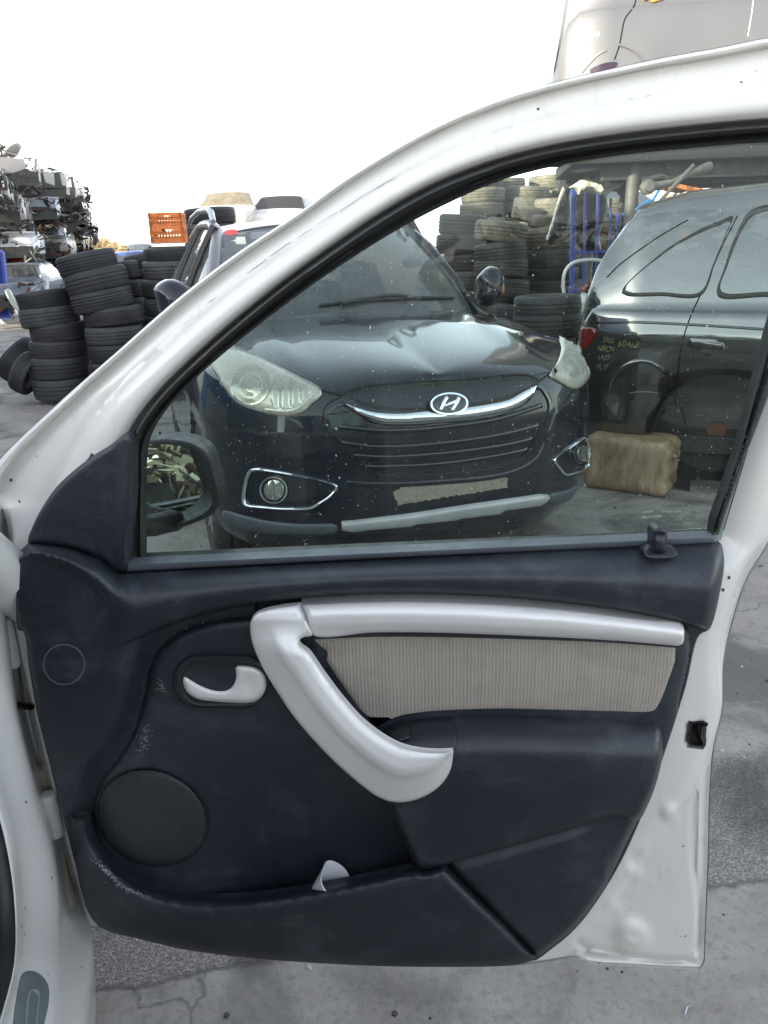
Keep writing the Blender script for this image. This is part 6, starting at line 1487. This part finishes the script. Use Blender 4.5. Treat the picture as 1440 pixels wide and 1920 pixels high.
def crumple(name, label, cat, poly, Y, mat, depth, nscale=9, amp=.04, part='panel', thick=.006, grid=6, slope=0):
    t_ = thing(name, label, cat, at(poly[0][0], poly[0][1], Y))
    P = polyres(poly, 6); rr = random.Random(len(poly)); P = P+np.array([[rr.uniform(-1, 1), rr.uniform(-1, 1)] for _ in P])
    def f(V, d):
        n_ = np.array([mnoise.noise(Vector((x/40, y/40, Y*3)))+.5*mnoise.noise(Vector((x/14, y/14, Y))) for x, y in V])
        return Y-depth*rnd(d, 12)+amp*n_*2+slope*(V[:, 1]-V[:, 1].mean())*.004
    o = yslab(part, [P], f, mat, t_, grid=grid, rings=(2, 5), skirt=thick, angle=30)
    return t_
M_WHITESCRAP = simple('dusty_white_bumper', (.62, .58, .50), .5, nscale=6, namp=.2)
crumple('white_bumper', 'crumpled white bumper cover draped over the blue frame', 'bumper', [(1066, 352), (1078, 344), (1092, 336), (1105, 327), (1112, 332), (1128, 325), (1150, 325), (1164, 330), (1172, 340), (1166, 352), (1150, 356), (1138, 368), (1120, 362), (1096, 362), (1084, 366), (1080, 358)], 7.2, M_WHITESCRAP, .12, amp=.06)
crumple('dark_wheel_arch_liner', 'torn dark wheel arch liner hanging left of the blue frame', 'car part', [(1058, 352), (1070, 350), (1066, 380), (1068, 405), (1062, 430), (1040, 455), (1026, 470), (1022, 462), (1032, 435), (1040, 410), (1044, 385)], 7.3, M_BLACKMAT, .06)
crumple('pale_fender_edge', 'thin pale torn fender strip along the hanging liner', 'car part', [(1056, 350), (1060, 356), (1050, 380), (1042, 405), (1034, 430), (1028, 450), (1024, 448), (1032, 425), (1038, 400), (1046, 375)], 7.22, M_WHITESCRAP, .02, amp=.01)
crumple('black_bumper', 'large black bumper skin hanging behind the blue bars', 'bumper', [(1072, 366), (1100, 362), (1136, 366), (1142, 392), (1130, 420), (1122, 445), (1128, 470), (1096, 474), (1082, 455), (1078, 420)], 7.7, M_BLACKMAT, .1)
crumple('grey_bumper', 'dark grey bumper corner sagging over the blue frame top', 'bumper', [(1160, 330), (1172, 326), (1180, 340), (1176, 372), (1166, 400), (1158, 396), (1162, 368), (1152, 352)], 7.25, simple('dark_grey_plastic', (.05, .05, .05), .5, nscale=12), .05)
# white car door with a curved window frame behind the frame
wd = thing('salvaged_door', 'loose white car door with curved window frame behind the blue bars', 'car door', at(1100, 600, 7.0))
fr_ = spline([(1058, 556), (1056, 528), (1060, 508), (1072, 494), (1092, 488), (1115, 487), (1134, 490)], 5)
MB().tube([at(x, y, 7.0) for x, y in fr_[::2]], 3.2*m_, 8).build('window_frame', M_WHITE2, wd, True, local=False)
yslab('door_panel', [spline([(1068, 600), (1072, 575), (1088, 556), (1110, 540), (1134, 526), (1140, 560), (1136, 640), (1070, 650)], 6, True)], lambda V, d: 6.98-.06*rnd(d, 14), M_WHITE2, wd, grid=8, rings=(2, 5, 9), skirt=.08)
yslab('red_reflector', [spline([(1090, 545), (1100, 532), (1110, 530), (1112, 540), (1100, 550)], 3, True)], lambda V, d: 6.90-.02*rnd(d, 4), MATS['red_lamp_lens'], wd, grid=4, rings=(1,), skirt=.02)
crumple('orange_lamp', 'small orange lamp unit lying beside the crossover mirror', 'lamp', [(933, 530), (944, 527), (946, 550), (938, 553)], 7.6, simple('orange_lens', (.5, .14, .03), .3), .03, amp=.0)
# ================================================================== left: wall of scrapped cars on a blue rack
SC = []
def wreckpx(cx, cy, wpx, Y, rz, col, label, cat='scrapped car', tilt=(0, 0), style='hatch', wreck=.8, seed=0, name='scrapped_car', vis=None):
    p = at(cx, cy, Y); s = wpx*mpp(p)/(vis or 3.0)
    s = max(.7, min(1.25, s))
    return small_car(name, label, cat, (p.x, p.y, p.z-.7*s), R(rz), col, style=style, wreck=wreck, seed=seed+20, tilt=tilt, sc=s, group='scrapped cars stacked on the left')
wreckpx(28, 455, 70, 19.0, 200, (.62, .63, .65), 'white scrapped hatchback, rear end showing, on the middle level at far left', seed=1, wreck=.35, vis=3.4)
wreckpx(60, 388, 66, 20.5, 205, (.16, .19, .22), 'grey-blue scrapped car rear, upper level at far left', seed=2, wreck=.4)
wreckpx(2, 392, 60, 18.5, 20, (.10, .10, .12), 'dark gutted car with its engine showing, cut by the left photo edge', seed=3, wreck=1)
wreckpx(92, 460, 62, 22, 195, (.03, .035, .045), 'black scrapped car rear with a red lamp, middle level', seed=4, wreck=.6)
wreckpx(132, 412, 66, 25, 200, (.16, .17, .19), 'dark crushed car with tangled engine parts, upper middle level', seed=5, wreck=1.2)
wreckpx(66, 350, 58, 21, 30, (.34, .33, .30), 'grey-brown gutted shell with open wheel arch near the top', seed=6, wreck=1.1)
wreckpx(114, 356, 58, 24, 15, (.55, .56, .57), 'silver front end with exposed machinery on the top level', seed=7, wreck=1.2)
wreckpx(124, 378, 60, 25.5, 200, (.60, .58, .54), 'white crushed front end under the silver one', seed=8, wreck=.9)
wreckpx(20, 328, 62, 19, 25, (.22, .21, .20), 'blackened tangle of a car on the very top at left', seed=9, wreck=1.4)
wreckpx(128, 452, 60, 27, 190, (.42, .35, .24), 'beige crushed car at the far end of the middle level', seed=10, wreck=1)
wreckpx(150, 432, 48, 31, 200, (.16, .16, .16), 'small dark wreck sticking out at the far right end', seed=11, wreck=1.3)
wreckpx(44, 538, 74, 17.5, 190, (.05, .075, .11), 'dark blue car roof low on the ground at far left', seed=12, wreck=.2)
wreckpx(112, 524, 50, 22, 185, (.10, .14, .10), 'dusty green car on the ground behind the tyres', seed=13, wreck=.2)
wreckpx(90, 500, 60, 25, 200, (.05, .045, .045), 'rusty dark wreck on the lowest level behind the tyres', seed=14, wreck=1)
wreckpx(150, 500, 50, 30, 195, (.12, .11, .10), 'brownish wreck low at the far end behind the tyres', seed=15, wreck=1)
wreckpx(-40, 350, 70, 17, 200, (.3, .3, .3), 'grey wreck outside the left photo edge', seed=16, wreck=1)
# upright grey hood on the very top
hp = thing('upright_bonnet', 'loose grey bonnet standing upright on top of the scrap heap', 'bonnet', at(22, 300, 18.8))
yslab('bonnet_panel', [spline([(5, 287), (12, 277), (22, 270), (33, 268), (37, 274), (33, 285), (24, 295)], 4, True)], lambda V, d: 18.8-.12*rnd(d, 6)+.01*(V[:, 0]-20), simple('grey_bonnet', (.22, .20, .17), .6, nscale=3), hp, grid=4, rings=(1.5, 3), skirt=.08)
crumple('white_scrap_panel', 'torn white panel under the upright grey bonnet', 'car part', [(4, 290), (14, 289), (24, 297), (20, 300), (8, 298)], 18.7, M_WHITESCRAP, .05, amp=.05, grid=4)
# red cab frame on the ground level
rc = thing('red_cab_frame', 'bright red stripped cab frame under the white scrapped hatchback', 'car frame', at(28, 510, 18.0))
mb = MB(); Q = lambda x, y, d=0: at(x, y, 18.0+d)
for a, b_ in (((6, 492), (40, 494)), ((6, 492), (8, 527)), ((8, 527), (48, 526)), ((40, 494), (50, 526)), ((22, 493), (23, 527)), ((6, 512), (46, 512))): mb.bar(Q(*a), Q(*b_), .11, .30)
mb.build('frame', simple('red_cab_paint', (.34, .02, .02), .5, nscale=4), rc, bevel=.01, local=False)
# rack that carries them
rack = thing('scrap_rack', 'rusty multi-level steel rack loaded with scrapped cars at left', 'rack', at(80, 560, 22)*1.0)
def gpt(px_, Y, z): q = at(px_, 500, Y); return Vector((q.x, Y, z))
for px_, Y in ((4, 18), (60, 21), (86, 22.5), (124, 26), (158, 31), (30, 19.5)):
    MB().bar(gpt(px_, Y, 0), gpt(px_, Y, 3.4), .13).build('post', M_RUST if px_ % 4 else M_DARKMETAL, rack, bevel=.004, local=False)
for z in (.85, 1.75, 2.75):
    for o_ in (0, 1.6): MB().bar(gpt(0, 17.5, z)+Vector((-o_, o_, 0)), gpt(160, 32, z)+Vector((-o_, o_, 0)), .12, .16).build('beam', M_RUST, rack, bevel=.004, local=False)
# loose tangle between the wrecks
rr = random.Random(5); mb = MB()
for _ in range(1100):
    u = rr.random()**.8; px_ = -10+u*166; Y = 18+u*13+rr.uniform(-1.2, .9); zt = 3.8-1.2*u
    z = rr.choice([rr.uniform(.1, .6), rr.uniform(.8, 1.2), rr.uniform(1.6, 2.0), rr.uniform(2.3, zt)])
    p = gpt(px_, Y, z); k = rr.random(); mi = rr.choice([0, 0, 0, 1, 2, 3, 4])
    if k < .22: mb.box(p, (rr.uniform(.05, .3), rr.uniform(.05, .25), rr.uniform(.03, .16)), Matrix.Rotation(rr.uniform(0, 3), 3, Vector((rr.random()-.5, rr.random()-.5, rr.random()-.5)).normalized()), mi)
    elif k < .6: mb.tube([p+Vector((rr.uniform(-.5, .5), rr.uniform(-.4, .4), rr.uniform(-.25, .25))) for _ in range(4)], rr.uniform(.015, .05), 5, mi)
    else: bent_sheet(mb, p, rr.uniform(.2, .9), rr.uniform(.15, .6), rr, rr.choice([0, 1, 2, 3, 3, 3, 4, 4]))
tg = mb.build('scrap_tangle', [M_DARKMETAL, M_RUST, M_ALU, simple('dull_white_scrap', (.5, .5, .5), .6), simple('grey_scrap', (.16, .17, .18), .5)]); tag(tg, 'tangle of torn metal and car parts between the scrapped cars', kind='stuff')
# blue corrugated panel and leaning glass at the left edge
bp = thing('blue_corrugated_panel', 'blue corrugated steel panel standing at the left photo edge', 'panel', at(0, 598, 16.5))
mb = MB(); A_ = [at(-60, 475, 16.5), at(4, 472, 16.5), at(19, 594, 16.3), at(-60, 600, 16.3)]
n = 20
for k in range(n):
    u0, u1 = k/n, (k+.5)/n; u2 = (k+1)/n; o_ = Vector((0, -.06, 0))
    tp = lambda u: A_[0]+(A_[1]-A_[0])*u; bt = lambda u: A_[3]+(A_[2]-A_[3])*u
    a, b_, c, d = tp(u0), tp(u1)+o_, tp(u2), None
    mb.add([tp(u0), tp(u1)+o_, bt(u1)+o_, bt(u0)], [(0, 1, 2, 3)]); mb.add([tp(u1)+o_, tp(u2), bt(u2), bt(u1)+o_], [(0, 1, 2, 3)])
mb.build('corrugated_sheet', M_BLUE, bp, local=False)
for a, b_ in ((A_[1], A_[2]), (A_[0], A_[1]), (A_[3], A_[2])): MB().bar(a, b_, .07).build('edge_post', M_BLUE, bp, bevel=.004, local=False)
lg = thing('leaning_windscreen', 'pale greenish windscreen leaning beside the blue panel', 'windscreen', at(28, 590, 15.8))
yslab('glass', [spline([(8, 543), (16, 541), (26, 556), (36, 576), (37, 588), (30, 582), (18, 566)], 4, True)], lambda V, d: 15.8-.05*rnd(d, 4)+.01*(V[:, 1]-560)*-.5, simple('pale_green_glass', (.34, .38, .33), .2, coat=.6), lg, grid=5, rings=(2,), skirt=.01)
wc_ = thing('gas_cylinder', 'white gas cylinder standing among the low wrecks', 'cylinder', gpt(84, 20, 0)); pp_ = at(84, 545, 17.2)
mb = MB(); c0 = at(83, 548, 17.0); c1 = at(83, 516, 17.0); mb.tube([Vector((c0.x, c0.y, 0)), c0, c1, c1+Vector((0, 0, .05))], [.10, .10, .10, .04], 14); mb.build('cylinder_body', M_WHITE2, wc_, True, local=False)
# distant stacks of pallets glowing in the low sun
M_WOOD = simple('sunlit_pallet_wood', (.50, .36, .17), .8, nscale=6, namp=.3)
def pallet_stack(px_, py_top, Y, n, label):
    p = at(px_, 500, Y); top = at(px_, py_top, Y).z; t_ = thing('pallet_stack', label, 'pallets', (p.x, Y, 0), R(rr.uniform(-25, 25)), 'wooden pallet stacks in the distance')
    n = max(2, int(top/.15))
    for k in range(n):
        mb = MB(); dx, dy = rr.uniform(-.06, .06), rr.uniform(-.06, .06)
        for q in range(5): mb.box((dx-.5+q*.25, dy, k*.15+.13), (.14, 1.1, .022))
        for q in range(3): mb.box((dx, dy-.5+q*.5, k*.15+.06), (1.15, .10, .09))
        for q in range(3): mb.box((dx-.5+q*.5, dy, k*.15+.01), (.12, 1.1, .02))
        mb.build('pallet', M_WOOD, t_)
for k, (x, y) in enumerate(((166, 452), (185, 446), (202, 451), (217, 456), (231, 463))):
    pallet_stack(x, y, 38+k*1.5, 9, ['leftmost pallet stack glowing yellow beyond the tyres', 'tallest pallet stack beyond the tyres, second from left', 'middle one of the distant pallet stacks', 'fourth distant pallet stack from the left', 'rightmost distant pallet stack beside the white van'][k])
a_ = at(268, 480, 44)
small_car('white_distant_van', 'white van far behind, just right of the wooden pallets', 'van', (a_.x, 44, 0), R(175), (.62, .62, .62), H=1.9, seed=9)
small_car('blue_distant_car', 'bright blue car roof showing over the second tyre stack', 'car', (at(232, 497, 26).x, 26, 0), R(100), (.03, .12, .42), H=1.45, seed=8)
# ---- container wall added out of view at left to shade the yard, and piles at right behind seen in the mirror
def cont(x, y, z, rz, col, lab, L=6.1):
    t_ = thing('shade_container', lab, 'container', (x, y, z), rz)
    mb = MB(); mb.box((0, 0, 1.3), (2.38, L-.06, 2.5))
    for k in range(int(L/.28)):
        for s in (-1, 1): mb.box((s*1.2, -L/2+.2+k*.28, 1.3), (.05, .12, 2.3))
    mb.build('corrugated_wall', simple('container_paint_%d' % int(y*10+z*100), col, .55, nscale=2, namp=.3), t_)
    mb = MB()
    for sx in (-1, 1):
        for sy in (-1, 1): mb.box((sx*1.17, sy*(L/2-.05), 1.3), (.1, .1, 2.6))
        mb.box((sx*1.17, 0, .06), (.1, L, .12)); mb.box((sx*1.17, 0, 2.55), (.1, L, .12))
    mb.build('corner_frame', MATS['container_paint_%d' % int(y*10+z*100)], t_)
    return t_
cols_ = [(.04, .10, .25), (.25, .06, .04), (.10, .14, .12), (.35, .33, .30), (.05, .12, .28)]
for k in range(1, 5):
    yy = -13.5+k*6.15
    cont(-10.2, yy, 0, 0, cols_[k], ['blue', 'rust red', 'dark green', 'pale grey', 'deep blue'][k]+' shipping container on the ground, added out of view at left to shade the yard')
    cont(-10.2, yy, 2.62, 0, cols_[(k+2) % 5], ['dark green', 'pale grey', 'deep blue', 'blue', 'rust red'][k]+' shipping container on the upper row, added out of view at left to shade the yard')
# ================================================================== sunlit scrap behind the viewer, seen in the door mirror
rr = random.Random(21)
for k in range(3):
    small_car('scrapped_car', ['tan crushed car in the pile reflected in the door mirror', 'cream wreck leaning in the pile reflected in the mirror', 'brown wreck low in the pile reflected in the mirror'][k], 'scrapped car', (1.6+k*1.7, -5.6-k*.9, .3+.9*(k == 1)), R(20+70*k), [(.5, .40, .26), (.6, .52, .38), (.30, .2, .12)][k], wreck=1.1, seed=60+k, tilt=(8*k, 12-10*k))
mb = MB()
for _ in range(260):
    p = Vector((rr.uniform(.6, 7.5), rr.uniform(-9, -3.9), 0)); p.z = rr.uniform(0, .5+.35*(-3.4-p.y)); 
    mb.box(p, (rr.uniform(.1, .9), rr.uniform(.05, .5), rr.uniform(.02, .2)), Matrix.Rotation(rr.uniform(0, 3), 3, Vector((rr.random()-.5, rr.random()-.5, rr.random()-.5)).normalized()), rr.randrange(4))
o = mb.build('scrap_pile', [simple('tan_scrap', (.52, .38, .20), .7), simple('cream_scrap', (.62, .55, .42), .7), M_DARKMETAL, M_RUST]); tag(o, 'sunlit heap of torn panels and boards behind the viewer', kind='stuff')
# ---- small litter on the concrete
lt = thing('curved_metal_strip', 'small shiny curved metal strip lying on the concrete at bottom right', 'litter', onz(1292, 1896))
MB().tube([onz(1284, 1904), onz(1288, 1893)+Vector((0, 0, .006)), onz(1300, 1887)], [.0016, .003, .0016], 6).build('strip', M_CHROME, lt, True, local=False)
MAT_PEB = simple('pale_pebble', (.34, .33, .31), .9)
rr = random.Random(8); mb = MB()
for _ in range(900):
    x = rr.uniform(-1.6, 3.2); y = rr.uniform(.2, 7.0); r = rr.choice([.002, .003, .004, .006])*(1+.15*y)
    if abs(x) < .3 and y < .8: pass
    mb.lathe([(0, 0), (r, .0), (r*.8, r*.6), (0, r*.7)], 5, c=(x, y, 0), mi=rr.randrange(2))
o = mb.build('grit', [MAT_PEB, simple('dark_grit', (.05, .045, .04), .9)]); tag(o, 'scattered grit and small stones on the concrete', kind='stuff')
